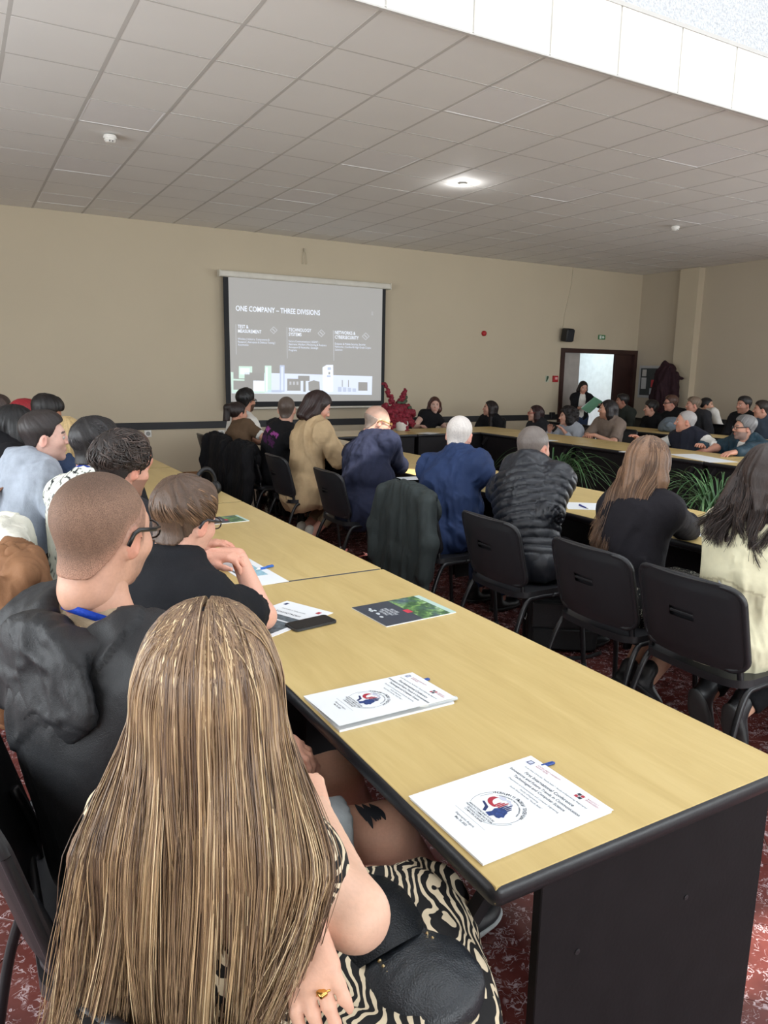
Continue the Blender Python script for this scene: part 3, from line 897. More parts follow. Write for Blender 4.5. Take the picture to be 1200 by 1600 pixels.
def nets(D, lo, h):
    S = D < 0
    c = [S[i:S.shape[0] - 1 + i, j:S.shape[1] - 1 + j, k:S.shape[2] - 1 + k] for i in (0, 1) for j in (0, 1) for k in (0, 1)]
    cnt = sum(x.astype(np.int8) for x in c)
    mix = (cnt > 0) & (cnt < 8)
    I = np.argwhere(mix); 
    if len(I) == 0: return np.zeros((0, 3)), np.zeros((0, 4), int)
    idx = np.full(mix.shape, -1, np.int32); idx[mix] = np.arange(len(I))
    acc = np.zeros((len(I), 3)); num = np.zeros(len(I))
    for ax in range(3):
        o = [0, 1, 2]; o.remove(ax)
        for a in (0, 1):
            for b in (0, 1):
                p = I.copy(); p[:, o[0]] += a; p[:, o[1]] += b; q = p.copy(); q[:, ax] += 1
                da = D[p[:, 0], p[:, 1], p[:, 2]].astype(float); db = D[q[:, 0], q[:, 1], q[:, 2]].astype(float)
                m = (da < 0) != (db < 0)
                t = np.where(m, da / np.where(m, da - db, 1), 0)
                pos = p.astype(float); pos[:, ax] += t
                acc += pos * m[:, None]; num += m
    V = lo + h * acc / num[:, None]
    Q = []
    for ax in range(3):
        a, b = (ax + 1) % 3, (ax + 2) % 3
        s0 = np.moveaxis(S, ax, 0); e = s0[:-1] != s0[1:]; e = np.moveaxis(e, 0, ax)
        E = np.argwhere(e); E = E[(E[:, a] > 0) & (E[:, b] > 0) & (E[:, a] < mix.shape[a]) & (E[:, b] < mix.shape[b])]
        inside = S[E[:, 0], E[:, 1], E[:, 2]]
        def at(da, db):
            p = E.copy(); p[:, a] += da; p[:, b] += db; return idx[p[:, 0], p[:, 1], p[:, 2]]
        q = np.stack([at(-1, -1), at(0, -1), at(0, 0), at(-1, 0)], 1)
        q[~inside] = q[~inside][:, ::-1]
        Q.append(q)
    Q = np.concatenate(Q); Q = Q[(Q >= 0).all(1)]
    return V, Q


def vnormals(V, Q):
    n = np.zeros_like(V); a = np.cross(V[Q[:, 2]] - V[Q[:, 0]], V[Q[:, 3]] - V[Q[:, 1]])
    for k in range(4): np.add.at(n, Q[:, k], a)
    return n / (np.linalg.norm(n, axis=1, keepdims=True) + 1e-12)


def relax(V, Q, it=1, f=.5):
    for _ in range(it):
        s = np.zeros_like(V); c = np.zeros(len(V))
        for k in range(4):
            a, b = Q[:, k], Q[:, (k + 1) % 4]
            np.add.at(s, a, V[b]); np.add.at(s, b, V[a]); np.add.at(c, a, 1); np.add.at(c, b, 1)
        V = V + f * (s / np.maximum(c, 1)[:, None] - V)
    return V


def mesh_np(name, V, Q, col=None, smooth=True):
    me = bpy.data.meshes.new(name)
    V = np.asarray(V, np.float32); Q = np.asarray(Q, np.int32); k = Q.shape[1]
    me.vertices.add(len(V)); me.vertices.foreach_set('co', V.ravel())
    me.loops.add(Q.size); me.loops.foreach_set('vertex_index', Q.ravel())
    me.polygons.add(len(Q)); me.polygons.foreach_set('loop_start', np.arange(0, Q.size, k, dtype=np.int32))
    me.update(calc_edges=True)
    if smooth: me.polygons.foreach_set('use_smooth', np.ones(len(Q), bool))
    if col is not None:
        a = me.color_attributes.new('Col', 'FLOAT_COLOR', 'POINT')
        cc = np.ones((len(V), 4), np.float32); cc[:, :3] = col; a.data.foreach_set('color', cc.ravel())
    return me


def join(parts):
    """[(V,Q,col)] -> one"""
    Vs, Qs, Cs, o = [], [], [], 0
    for V, Q, c in parts:
        c = np.broadcast_to(np.asarray(c, float), (len(V), 3))
        Vs.append(V); Qs.append(Q + o); Cs.append(c); o += len(V)
    return np.concatenate(Vs), np.concatenate(Qs), np.concatenate(Cs)


def strands_mesh(P, R, cols, sides=3):
    """P (n,m,3) paths, R (n,m) radii, cols (n,3) or (n,m,3) -> V,Q,C"""
    n, m, _ = P.shape
    T = np.gradient(P, axis=1); T /= np.linalg.norm(T, axis=2, keepdims=True) + 1e-9
    a0 = np.cross(T[:, 0], np.array([.31, .17, .93])); A = np.zeros_like(T)
    for i in range(m):          # carry the frame along the path so that the lock never twists shut
        a0 = a0 - T[:, i] * np.sum(a0 * T[:, i], 1, keepdims=True); a0 = a0 / (np.linalg.norm(a0, axis=1, keepdims=True) + 1e-9); A[:, i] = a0
    B = np.cross(T, A)
    ring = []
    for k in range(sides):
        a = 2 * PI * k / sides
        ring.append(P + R[..., None] * (math.cos(a) * A + math.sin(a) * B))
    V = np.stack(ring, 2).reshape(-1, 3)
    base = (np.arange(n)[:, None] * m + np.arange(m - 1)[None, :]) * sides
    Q = []
    for k in range(sides):
        k2 = (k + 1) % sides
        Q.append(np.stack([base + k, base + k2, base + sides + k2, base + sides + k], -1).reshape(-1, 4))
    if cols.ndim == 2: cols = np.repeat(cols[:, None, :], m, 1)
    Cc = np.repeat(cols[:, :, None, :], sides, 2).reshape(-1, 3)
    return V, np.concatenate(Q), Cc


def rotz(a): c, s = math.cos(a), math.sin(a); return np.array([[c, -s, 0], [s, c, 0], [0, 0, 1.]])
def rotx(a): c, s = math.cos(a), math.sin(a); return np.array([[1., 0, 0], [0, c, -s], [0, s, c]])
def roty(a): c, s = math.cos(a), math.sin(a); return np.array([[c, 0, s], [0, 1., 0], [-s, 0, c]])
def frame(z, x):
    z = unit(z); y = unit(np.cross(z, x)); x = np.cross(y, z); return np.stack([x, y, z], 1)
def lin(rgb): return np.array(srgb(*rgb)[:3])


def ik(S, Wt, a, b, pole):
    d = Wt - S; L = np.linalg.norm(d); u = d / (L + 1e-9)
    if L > (a + b) * .999: Wt = S + u * (a + b) * .999; L = (a + b) * .999
    x = (a * a - b * b + L * L) / (2 * L); hgt = math.sqrt(max(a * a - x * x, 1e-6))
    p = np.asarray(pole, float); p = unit(p - u * (p @ u))
    return S + u * x + p * hgt, Wt


# ------------------------------------------------------------------ hand
def hand_mesh(side, Wp, fdir, dorsal, curl=.35, spread=.05, s=1.0, h=.005, col=(.6, .4, .3), thumb=.0):
    """side +1 right, -1 left; fdir finger direction, dorsal = direction of the back of the hand"""
    S = Shape(); fx = [.030, .010, -.011, -.030]; ln = [.074, .082, .076, .060]
    kn = []
    for i in range(4):
        K = V3(fx[i], .088 - (.006 if i in (0,) else 0) - (.010 if i == 3 else 0), 0.002)
        S.cone((fx[i] * .45, .0, 0), K, .019, .0125, .02); kn.append(K)
        ang = -(spread * (1.5 - i)); dirv = rotz(ang) @ V3(0, 1, 0); p = K; tot = 0
        cl = curl if not isinstance(curl, (list, tuple)) else curl[i]
        for seg, (fr, r0, r1, cc) in enumerate(((.45, .0098, .0088, .8), (.31, .0088, .0080, 1.1), (.24, .0080, .0066, .6))):
            tot += cl * cc; d = dirv * math.cos(tot) + V3(0, 0, -1) * math.sin(tot)
            q = p + d * ln[i] * fr; S.cone(p, q, r0, r1, .006); p = q
    tb = V3(.022, .022, -.006); d1 = unit((.62 - thumb, .72, -.25)); p1 = tb + d1 * .042; d2 = unit((.30 - thumb, .9, -.22)); p2 = p1 + d2 * .030; p3 = p2 + unit((.12 - thumb, 1, -.22)) * .024
    S.cone((.012, .01, 0), tb, .018, .017, .015); S.cone(tb, p1, .0165, .0115, .012); S.cone(p1, p2, .0112, .0098, .006); S.cone(p2, p3, .0098, .0075, .006)
    V, Q = S.mesh(h / s)
    V = relax(V, Q, 1, .3)
    V = V * s
    # knuckle / nail tint
    col = np.asarray(col, float); cv = np.tile(col, (len(V), 1))
    tip = np.clip((V[:, 1] / s - .13) / .04, 0, 1)[:, None]; cv = cv * (1 - tip * np.array([.0, .10, .10]))
    if side < 0: V = V * np.array([-1, 1, 1]); Q = Q[:, ::-1]
    y = unit(fdir); z = unit(np.asarray(dorsal) - y * (np.asarray(dorsal) @ y)); x = np.cross(y, z)
    # right hand, palm down, fingers away: thumb points left (-x); keep x towards the thumb
    M = np.stack([-x, y, z], 1)
    V = V @ M.T + Wp
    Q = Q[:, ::-1]
    return V, Q, cv


# ------------------------------------------------------------------ head
def head_shape(sex='m', chin=0.0, nose=0.0, full=0.0, ears=True):
    S = Shape(); f = sex == 'f'
    w = .074 if f else .077
    S.ell((0, -.014, .044), (w, .096, .083), k=.02)
    S.ell((0, .030, -.012), (.060 + full, .062, .080), k=.05)
    S.ell((0, .028, -.064), ((.046 if f else .053) + full, .052, .044 + full * .5), k=.04)
    S.ell((0, .072 + chin, -.098), (.017, .016, .015), k=.03)
    S.cone((-.030, .080, .026), (.030, .080, .026), .011, .011, .025)                 # brow
    for s in (-1, 1):
        S.ell((s * .042, .058, -.020), (.022, .026, .020), k=.03)                     # cheekbone
        S.ell((s * .031, .101, .006), (.015, .014, .011), k=.016, sub=True)           # eye socket
        if ears:
            S.ell((s * (w + .004), -.006, -.002), (.008, .019, .032), R=rotz(s * -.35) @ rotx(-.15), k=.008)
            S.ell((s * (w + .013), .001, -.002), (.007, .010, .018), R=rotz(s * -.35), k=.006, sub=True)
    S.cone((0, .092, .014), (0, .111 + nose, -.020), .0085, .0125, .014)               # nose
    for s in (-1, 1): S.ell((s * .011, .101, -.026), (.008, .010, .007), k=.008)
    S.cone((-.016, .0885, -.054), (.016, .0885, -.054), .007, .007, .012)              # lips
    S.cone((-.013, .087, -.064), (.013, .087, -.064), .0075, .0075, .010)
    S.ell((0, .102, -.079), (.02, .008, .006), k=.010, sub=True)
    return S


def uv_sphere(c, r, n=10, m=7):
    V = [(0, 0, 1)]
    for j in range(1, m):
        for i in range(n): a, b = 2 * PI * i / n, PI * j / m; V.append((math.sin(b) * math.cos(a), math.sin(b) * math.sin(a), math.cos(b)))
    V.append((0, 0, -1)); V = np.array(V); Q = []
    for i in range(n): Q.append((0, 1 + i, 1 + (i + 1) % n, 1 + (i + 1) % n))
    for j in range(m - 2):
        for i in range(n): Q.append((1 + j * n + i, 1 + (j + 1) * n + i, 1 + (j + 1) * n + (i + 1) % n, 1 + j * n + (i + 1) % n))
    e = len(V) - 1
    for i in range(n): Q.append((e, 1 + (m - 2) * n + (i + 1) % n, 1 + (m - 2) * n + i, 1 + (m - 2) * n + i))
    return V, np.array(Q), np.array(c) + V * np.asarray(r)


HAIRLINE = np.array([[-.12, -.075], [-.08, -.066], [-.045, -.03], [-.02, .012], [.012, .016], [.02, -.012], [.034, -.012], [.042, .035], [.062, .07], [.1, .092]])
def hairline(y, line=HAIRLINE): return np.interp(y, line[:, 0], line[:, 1])


M_SKIN = attr_mat('skin', 0.48, 0.4, 0.06, 160, 0.12, var=.05)
M_HAIR = attr_mat('hair', 0.42, 0.45, 0.0, 90, 0.5, (6, 6, .7), var=.3)
M_HAIRC = attr_mat('curly_hair', 0.5, 0.35, 0.0, 70, 0.9, var=.4)
M_STRAND = attr_mat('hair_strands', 0.36, 0.5, 0.0, 30, 0.0, var=.12)


def groove(V, N, kind, amp, freq, cols, seed=0.0, centre=(0, -.035, .1), cv=.55):
    """strand relief and streaks on a hair mesh given in head coordinates"""
    c = np.array(centre)
    if kind == 'radial':
        d = V - c; ax = unit((0, -.45, .9)); e1 = unit(np.cross(ax, (1, 0, 0))); e2 = np.cross(ax, e1)
        ph = np.arctan2(d @ e1, d @ e2); r = np.linalg.norm(d - np.outer(d @ ax, ax), axis=1)
        P = np.stack([ph * freq + r * 14, r * 9, np.full(len(V), seed)], 1)
        P[:, 0] += 1.2 * vnoise(np.stack([ph * 3, r * 20, np.full(len(V), seed + 3)], 1))
    elif kind == 'fall':
        ph = np.arctan2(V[:, 0], -V[:, 1] - .02)
        P = np.stack([ph * freq * 1.6, V[:, 2] * 5, np.full(len(V), seed)], 1)
        P[:, 0] += 1.5 * vnoise(np.stack([ph * 2, V[:, 2] * 9, np.full(len(V), seed + 3)], 1))
    else:
        P = V * freq * 4
    n = vnoise(P) * .6 + vnoise(P * 2.3 + 7) * .4
    if kind == 'curl': n = 1 - 2 * np.abs(n)
    return V + N * (amp * n)[:, None], cols * (1 + cv * n)[:, None]


def hair_mesh(style, rgb, sex, h, extra=None, vol=1.0, seed=0.0, top=None):
    """hair in head coordinates; returns V,Q,col"""
    S = Shape(); w = .074 if sex == 'f' else .077
    col = lin(rgb); kind, amp, fr = 'radial', .0035, 9
    if style in ('short', 'short_full', 'buzz', 'crew', 'fringe'):
        t = dict(short=.012, short_full=.022, buzz=.003, crew=.007, fringe=.004)[style] * vol
        if style in ('short', 'short_full'):
            S.ell((0, -.014, .044), (w + .0035, .096 + .004, .083 + .004), k=.02)
            S.ell((0, -.016, .066), (w + t * .55, .094 + t * .9, .068 + t), k=.03)
            S.ell((0, .02, .092 + t * .4), (.058, .066, .034 + t * .7), k=.03)
        else: S.ell((0, -.014, .044), (w + t * .7, .096 + t, .083 + t), k=.02)
        S.cone((0, -.02, -.02), (0, -.036, -.085), (.0535 if sex == 'f' else .0635) + t * .5, (.0515 if sex == 'f' else .0615) + t * .3, .03)
        line = HAIRLINE.copy()
        if style == 'fringe':     # bald crown, hair only at the sides and back
            S.cut(lambda X, Y, Z: Z - (.035 - .25 * (Y + .05)))
        if style in ('short_full',): line[-3:, 1] -= .015
        if style == 'crew': line[-3:, 1] += .008
        S.cut(lambda X, Y, Z: (hairline(Y, line) - Z + X * 0) * .7)
        amp = dict(short=.004, short_full=.007, buzz=.0, crew=.001, fringe=.0008)[style]
        fr = 10 if style != 'short_full' else 7
    elif style in ('long', 'bob', 'curly', 'pony', 'bun'):
        t = .016 * vol if style != 'curly' else .03 * vol
        S.ell((0, -.016, .044), (w + t * .8, .097 + t, .083 + t), k=.02)
        line = HAIRLINE.copy()
        if style in ('long', 'bob', 'curly'):
            # covers the ears, opens around the face
            line = np.array([[-.14, -.3], [.005, -.3], [.03, -.10], [.045, .03], [.07, .075], [.11, .095]])
            L = dict(long=.30, bob=.11, curly=.12)[style]
            if extra and 'len' in extra: L = extra['len']
            for s in (-1, 1):
                S.cone((s * .068, -.018, .03), (s * (.078 if style != 'curly' else .095), -.025, -.06), .030 + t * .5, .032 + t * .6, .03)
                S.cone((s * .076, -.025, -.06), (s * .07, -.05, -L), .032 + t * .6, .024 if style == 'long' else .034 + t * .4, .03)
            S.cone((0, -.085, .02), (0, -.10, -L), .05 + t * .4, .045 + t * .4, .04)
        if style == 'curly':
            r_ = np.random.RandomState(int(seed * 7) + 3)
            for _ in range(46):
                d = unit(r_.randn(3) + V3(0, -.5, .15)); p = V3(0, -.02, .02) + d * V3(.10, .118, .115) * vol
                if p[1] > .055 and p[2] < .09: continue
                S.ell(p, (.03,) * 3, k=.02)
        if style in ('pony', 'bun'):
            tail = (extra or {}).get('tail', [(0, -.11, .07), (0, -.15, .02), (0, -.15, -.12), (0, -.13, -.26)])
            rs = (extra or {}).get('tr', [.022, .036, .036, .018])
            S.chain(tail, rs, .02)
        for c in (extra or {}).get('locks', []): S.cone(c[0], c[1], c[2], c[3], .025)
        S.cut(lambda X, Y, Z: np.where(np.abs(X) < .3, (hairline(Y, line) - Z + X * 0) * .6, -1))
        if style in ('long', 'bob', 'curly'):
            # keep the face clear
            S.ell((0, .075, -.02), (.062, .075, .105), k=.02, sub=True)
        kind, amp, fr = ('fall', .006, 7) if style in ('long', 'bob') else ('curl', .010, 14) if style == 'curly' else ('radial', .003, 10)
        if style == 'curly': kind = 'curl'
    if style in ('short', 'short_full', 'crew', 'fringe', 'buzz'): S.ell((0, .11, -.03), (.065, .085, .10), k=.008, sub=True)
    V, Q = S.mesh(h)
    if len(V) == 0: return V, Q, np.zeros((0, 3))
    V = relax(V, Q, 1, .3); N = vnormals(V, Q)
    cols = np.tile(col, (len(V), 1))
    if extra and 'fade' in extra:
        sk = lin(extra['fade']); m = np.clip((V[:, 2] - hairline(V[:, 1])) / .045, 0, 1)[:, None] ** .7; tp = np.clip((V[:, 2] - .085 - .15 * V[:, 1]) / .035, 0, 1)[:, None]
        cols = sk * (1 - m) + (col * (1 - tp) + col * .55 * tp) * m
    V, cols = groove(V, N, kind, amp, fr, cols, seed, cv=.55 if style not in ('buzz', 'crew', 'fringe') else .12)
    return V, Q, cols
# ================================================================== a seated or standing person
def fold(V, Q, amp=.006, scale=11.0, seed=0.0, it=1, stretch=(1, 1, .55)):
    """cloth creases: ridged noise along the normals"""
    N = vnormals(V, Q)
    P = V * scale * np.array(stretch) + seed * 3.1
    P = P + .6 * np.stack([vnoise(P * .7 + 5), vnoise(P * .7 + 9), vnoise(P * .7 + 13)], 1)
    n = 1 - 2.2 * np.abs(vnoise(P)); n2 = 1 - 2 * np.abs(vnoise(P * 2.1 + 4)); n3 = 1 - 2 * np.abs(vnoise(P * 4.3 + 11))
    big = .6 + .8 * (vnoise(P * .35 + 2) > 0)
    return V + N * (amp * big * (n * .8 + n2 * .42 + n3 * .16))[:, None]


def person(label, head, hip, az, haz=None, hpitch=0.0, hroll=0.0, s=1.0, sex='m', saz=None, stand=False,
           wr=None, wl=None, pr=(.5, -.25, -.6), pl=(-.5, -.25, -.6), hr=None, hl=None, cr=.35, cl=.35, hands=(True, True), dr=(0, 0, 1), dl=(0, 0, 1),
           top=None, legs=None, shoes=(24, 24, 26), hair=None, skin=(206, 160, 134), glasses=None, beard=0.0, belly=0.0, slouch=.03,
           knees=None, feet=None, det=1.0, head_kw=None, hip_z=.545, eyes=True, lanyard=None, build_legs=True, bust=.0, wide=1.0, paint=None, er=None, el=None, neck=.150):
    """az / haz: compass direction of body / face in degrees from +y towards +x; wrists and hips are world points"""
    A = math.radians(az); haz = az if haz is None else haz
    hip = np.asarray(hip, float); base = V3(hip[0], hip[1], 0)
    rt, fw = V3(math.cos(A), -math.sin(A), 0), V3(math.sin(A), math.cos(A), 0)
    def loc(p): d = np.asarray(p, float) - base; return V3(d @ rt, d @ fw, d[2])
    def locv(d): d = np.asarray(d, float); return V3(d @ rt, d @ fw, d[2])
    root = empty('person', base, -A, label, 'person')
    Hd = loc(head); f = sex == 'f'
    hz = hip_z if not stand else .90 * s
    P0 = V3(0, 0, hz)
    Rh = rotz(-math.radians(haz - az)) @ rotx(math.radians(hpitch)) @ roty(math.radians(hroll))
    d = unit(Hd - P0)
    Nk = Hd - neck * s * unit(.62 * d + .38 * V3(0, 0, 1)) - Rh @ V3(0, .028, 0) * s
    back = V3(0, -1, 0); back = unit(back - d * (back @ d))
    Mid = (P0 + Nk) / 2 + back * slouch
    def B(t): return (1 - t) ** 2 * P0 + 2 * t * (1 - t) * (2 * Mid - (P0 + Nk) / 2) + t * t * Nk
    def T(t): return unit(B(min(t + .02, 1.02)) - B(t - .02))
    sa = 0 if saz is None else math.radians(saz - az)
    xs = rotz(-sa) @ V3(1, 0, 0); xs = unit(xs - T(1) * (xs @ T(1)))
    def xat(t): return unit(V3(1, 0, 0) * (1 - t) + xs * t)
    sw = (.150 if f else .172) * s * wide
    fwd1 = np.cross(T(.95), xs) * 1.0
    shR = Nk - T(.95) * .062 * s + xs * sw + fwd1 * .015; shL = Nk - T(.95) * .062 * s - xs * sw + fwd1 * .015
    ua, fa = .285 * s, .25 * s
    lapR = V3(.10, .30, hz + .11); lapL = V3(-.10, .30, hz + .11)
    if stand: lapR, lapL = V3(.25, .05, .80 * s), V3(-.25, .05, .80 * s)
    WR = loc(wr) if wr is not None else lapR; WL = loc(wl) if wl is not None else lapL
    eR, WR = ik(shR, WR, ua, fa, V3(*pr)); eL, WL = ik(shL, WL, ua, fa, V3(*pl))
    if er is not None: eR = loc(er); WR = eR + unit((loc(wr) if wr is not None else lapR) - eR) * fa
    if el is not None: WL = loc(wl); eL = WL + unit(loc(el) - WL) * fa
    # legs
    hw = .088 * s
    hipR, hipL = P0 + V3(hw, .0, 0), P0 + V3(-hw, .0, 0)
    if stand: kR, kL = V3(hw, .03, .47 * s), V3(-hw, .05, .47 * s); aR, aL = V3(hw, -.0, .08), V3(-hw, .0, .08)
    else:
        kR, kL = V3(.12, .43 * s, hz - .02), V3(-.12, .43 * s, hz - .02)
        aR, aL = V3(.11, .40 * s, .085), V3(-.11, .40 * s, .085)
    if knees is not None: kR, kL = loc(knees[0]), loc(knees[1])
    if feet is not None: aR, aL = loc(feet[0]), loc(feet[1])
    sc_ = lin(skin)

    # ---- primitives shared by body and clothes
    def torso(S, t, flare=0.0, k=.06):
        S.ell(P0 + V3(0, -.01, .01), (.168 * s * wide + t, .122 * s + t + belly * .4, .115 * s + t), k=k)
        R1 = frame(T(.35), xat(.3)); S.ell(B(.34) + R1[:, 1] * belly * .5, (.142 * s * wide + t + belly * .6, .104 * s + t + belly, .15 * s + t), R1, k)
        R2 = frame(T(.68), xat(.7)); S.ell(B(.70), (.160 * s * wide + t, .112 * s + t, .165 * s + t), R2, k)
        if bust: 
            for q in (-1, 1): S.ell(B(.66) + R2[:, 1] * (.075 * s) + R2[:, 0] * q * .065 * s, (.06 + t, .055 + t, .06 + t), R2, .04)
        S.cone(shL, shR, .060 * s + t, .060 * s + t, .06)
        for q in (shL, shR): S.cone(Nk + T(.98) * .018, Nk + (q - Nk) * .75 + T(.95) * .015, .050 * s + t * .7, .050 * s + t * .8, .04)
    def arm(S, sh, e, w, t, fr=2.0, k=.03, r=(.052, .043, .041, .029)):
        u = min(fr, 1.0)
        S.cone(sh, sh + (e - sh) * u, r[0] * s + t, (r[0] + (r[1] - r[0]) * u) * s + t, k, fr <= 1.0)
        if fr > 1.0:
            u = fr - 1; S.cone(e, e + (w - e) * u, r[2] * s + t, (r[2] + (r[3] - r[2]) * u) * s + t * .8, k, True)
    def leg(S, h_, kn, an, t, fr=2.0, k=.04):
        u = min(fr, 1.0)
        S.cone(h_, h_ + (kn - h_) * u, .090 * s + t, (.090 - .03 * u) * s + t, k, fr <= 1.0)
        if fr > 1.0:
            u = fr - 1; S.cone(kn, kn + (an - kn) * u, .060 * s + t, (.060 - .018 * u) * s + t, k, fr < 2)

    # ---- body (skin): coarse figure, fine head and hands, one mesh
    S = Shape(); torso(S, -.004)
    nb = Hd + Rh @ V3(0, -.018, -.045) * s
    S.cone(Nk - T(1) * .03, nb, (.050 if f else .060) * s, (.047 if f else .057) * s, .03)
    arm(S, shR, eR, WR, 0, k=.02); arm(S, shL, eL, WL, 0, k=.02)
    if build_legs:
        leg(S, hipR, kR, aR, 0, k=.03); leg(S, hipL, kL, aL, 0, k=.03)
    V, Q = S.mesh(.016 * det); V = relax(V, Q, 1, .4)
    parts = [(V, Q, sc_)]
    hk = head_kw or {}
    HS = head_shape(sex, **hk)
    HS.cone((0, -.02, -.03), (0, -.035, -.10), .052 if f else .062, .05 if f else .06, .03)
    hv, hq = HS.mesh(.0065 * det); hv = relax(hv, hq, 1, .25)
    cols = np.tile(sc_, (len(hv), 1)) * (1 + .05 * vnoise(hv * 60))[:, None]
    x, y, z = hv.T
    warm = np.clip(1 - np.abs(z + .02) / .05, 0, 1) * np.clip((y - .04) / .04, 0, 1)
    cols = cols * (1 - warm[:, None] * np.array([0, .07, .08]))
    lip = (np.abs(z + .059) < .011) & (np.abs(x) < .024 * (1 - ((z + .059) / .014) ** 2 * .6)) & (y > .07)
    cols[lip] = sc_ * (np.array([.80, .48, .46]) if f else np.array([.85, .62, .6]))
    hcol = lin(hair['rgb']) if hair else sc_ * .3
    brow = (np.abs(z - (.030 + .004 * (1 - ((np.abs(x) - .03) / .02) ** 2))) < .0048) & (np.abs(x) > .011) & (np.abs(x) < .050) & (y > .055)
    cols[brow] = hcol * .6 + sc_ * .10
    if beard:
        m = ((z < -.030) & (y > -.01) & (y < .2) & (z < .02 - .6 * np.abs(y - .03)) | ((z < -.042) & (y > .03))) & ~lip & (z > -.125)
        cols[m] = cols[m] * (1 - beard) + hcol * beard * .9
    ear = np.abs(x) > (.0765 if f else .0795)
    cols[ear] = cols[ear] * np.array([1.0, .82, .80])
    if hair and hair['style'] in ('buzz', 'crew', 'fringe') and hair.get('shade', 0):
        m = np.clip((z - hairline(y)) / .02, 0, 1); cols = cols * (1 - (hair['shade'] * m)[:, None] * (1 - hcol / np.maximum(sc_, .01)).clip(0, 1))
    if paint is not None: cols = paint(hv, cols)
    parts.append((hv @ Rh.T * s + Hd, hq, cols))
    if eyes:
        for q in (-1, 1):
            u, qq, w_ = uv_sphere((q * .031, .083, .0065), (.0125, .0125, .0125), 12, 9)
            c_ = np.where((u[:, 1] > .90)[:, None], np.array([.02, .015, .01]), np.array([.62, .58, .55]))
            lid = u[:, 2] > .35; c_[lid] = sc_ * .85
            parts.append((w_ @ Rh.T * s + Hd, qq, c_))
    for on, side, e, w_, fd, cu, dd in ((hands[0], 1, eR, WR, hr, cr, dr), (hands[1], -1, eL, WL, hl, cl, dl)):
        if not on: continue
        fd = unit(w_ - e) if fd is None else locv(fd)
        parts.append(hand_mesh(side, w_, fd, locv(dd), cu, .06, (.92 if f else 1.0) * s, max(.0045 * det, .004), sc_ * np.array([1, .93, .92])))
    V, Q, c_ = join(parts)
    link('body', mesh_np('body', V, Q, c_), M_SKIN, root)

    # ---- top
    out = dict(root=root, Rh=Rh, Hd=Hd, Nk=Nk, shR=shR, shL=shL, eR=eR, eL=eL, WR=WR, WL=WL, B=B, T=T, loc=loc, kR=kR, kL=kL, P0=P0, xs=xs)
    tops = top if isinstance(top, list) else [top] if top else []
    for tp in tops:
        S = Shape(); t = tp.get('t', .012)
        torso(S, t)
        fr = tp.get('sleeve', 1.88)
        if fr > 0:
            ta = tp.get('ta', t)
            arm(S, shR, eR, WR, ta, fr); arm(S, shL, eL, WL, ta, fr)
        if tp.get('hood'):
            hd = tp['hood']; bk = -np.cross(T(.98), xs)
            ring = [Nk + T(1) * .035 + xs * (.085 * math.cos(a)) * 1.0 + bk * (-.075 * math.sin(a) + .01) + T(1) * (.02 * math.sin(a) * -1) for a in np.linspace(.35 + PI, 2 * PI - .35, 7)]
            ring = [Nk + T(1) * (.03 - .01 * math.sin(a)) + xs * .088 * math.cos(a) - fwd1 * .088 * math.sin(a) for a in np.linspace(-.5, PI + .5, 9)]
            S.chain(ring, [hd * .75, hd * .9, hd, hd * 1.1, hd * 1.15, hd * 1.1, hd, hd * .9, hd * .75], .03)
            S.ell(Nk - T(1) * .06 * s - fwd1 * .115 * s, (.13, .045, .12), frame(T(.9), xs), .04)
        if tp.get('collar'):
            S.cone(Nk + T(1) * .0, Nk + (nb - Nk) * .55, .075 * s + t * .5, .070 * s + t * .3, .02, True)
        if tp.get('skirt'):
            q = tp['skirt']; S.ell(P0 + V3(0, -.03, q.get('dz', -.02)), (.175 * s * wide + t + q.get('w', .02), .16 * s + t, q.get('h', .16)), k=.05)
        hem = tp.get('hem', None)
        if hem is not None:
            a_, n_ = P0 + V3(0, 0, hem), V3(0, .25, -1); n_ = unit(n_)
            hl_, hh_ = S.bounds()
            S.cut(lambda X, Y, Z, a_=a_, n_=n_: np.where((np.abs(X) < .27) & (Y < .30), (X - a_[0]) * n_[0] + (Y - a_[1]) * n_[1] + (Z - a_[2]) * n_[2], -1.0))
        if tp.get('neck', True):
            # neck opening
            dd_ = unit(nb - Nk + fwd1 * tp.get('vneck', .02))
            S.ell(Nk + T(1) * .075 * s + fwd1 * .03, (.066 * s * tp.get('nk', 1), .075 * s * tp.get('nk', 1), .055 * s + tp.get('deep', 0)), frame(T(1), xs), .012, sub=True) if not (tp.get('hood') or tp.get('collar')) else None
        if tp.get('open'):
            R2 = frame(T(.6), xat(.7)); S.ell(B(.62) + np.cross(T(.6), xat(.7)) * (.17 * s + belly), (tp['open'], .115 + belly * .6, .34), R2, .01, sub=True)
        V, Q = S.mesh(tp.get('h', .012 * det)); V = relax(V, Q, 1, .3)
        if tp.get('quilt'):
            N = vnormals(V, Q); w_ = tp['quilt']
            # channels follow the spine on the torso and the limb on the arms
            def seg(a, b): ab = b - a; u = np.clip((V - a) @ ab / (ab @ ab), 0, 1); return np.linalg.norm(V - a - u[:, None] * ab, axis=1), u * np.linalg.norm(ab)
            dR1, uR1 = seg(shR, eR); dR2, uR2 = seg(eR, WR); dL1, uL1 = seg(shL, eL); dL2, uL2 = seg(eL, WL)
            dT, uT = seg(P0, Nk)
            D_ = np.stack([dT - .10, dR1, dR2, dL1, dL2], 1); U = np.stack([uT, uR1, uR2 + ua, uL1, uL2 + ua], 1)
            u = U[np.arange(len(V)), D_.argmin(1)] + .008 * vnoise(V * 14)
            V = V + N * (.015 * (np.abs(np.sin(PI * u / w_)) ** .45 - .75))[:, None]
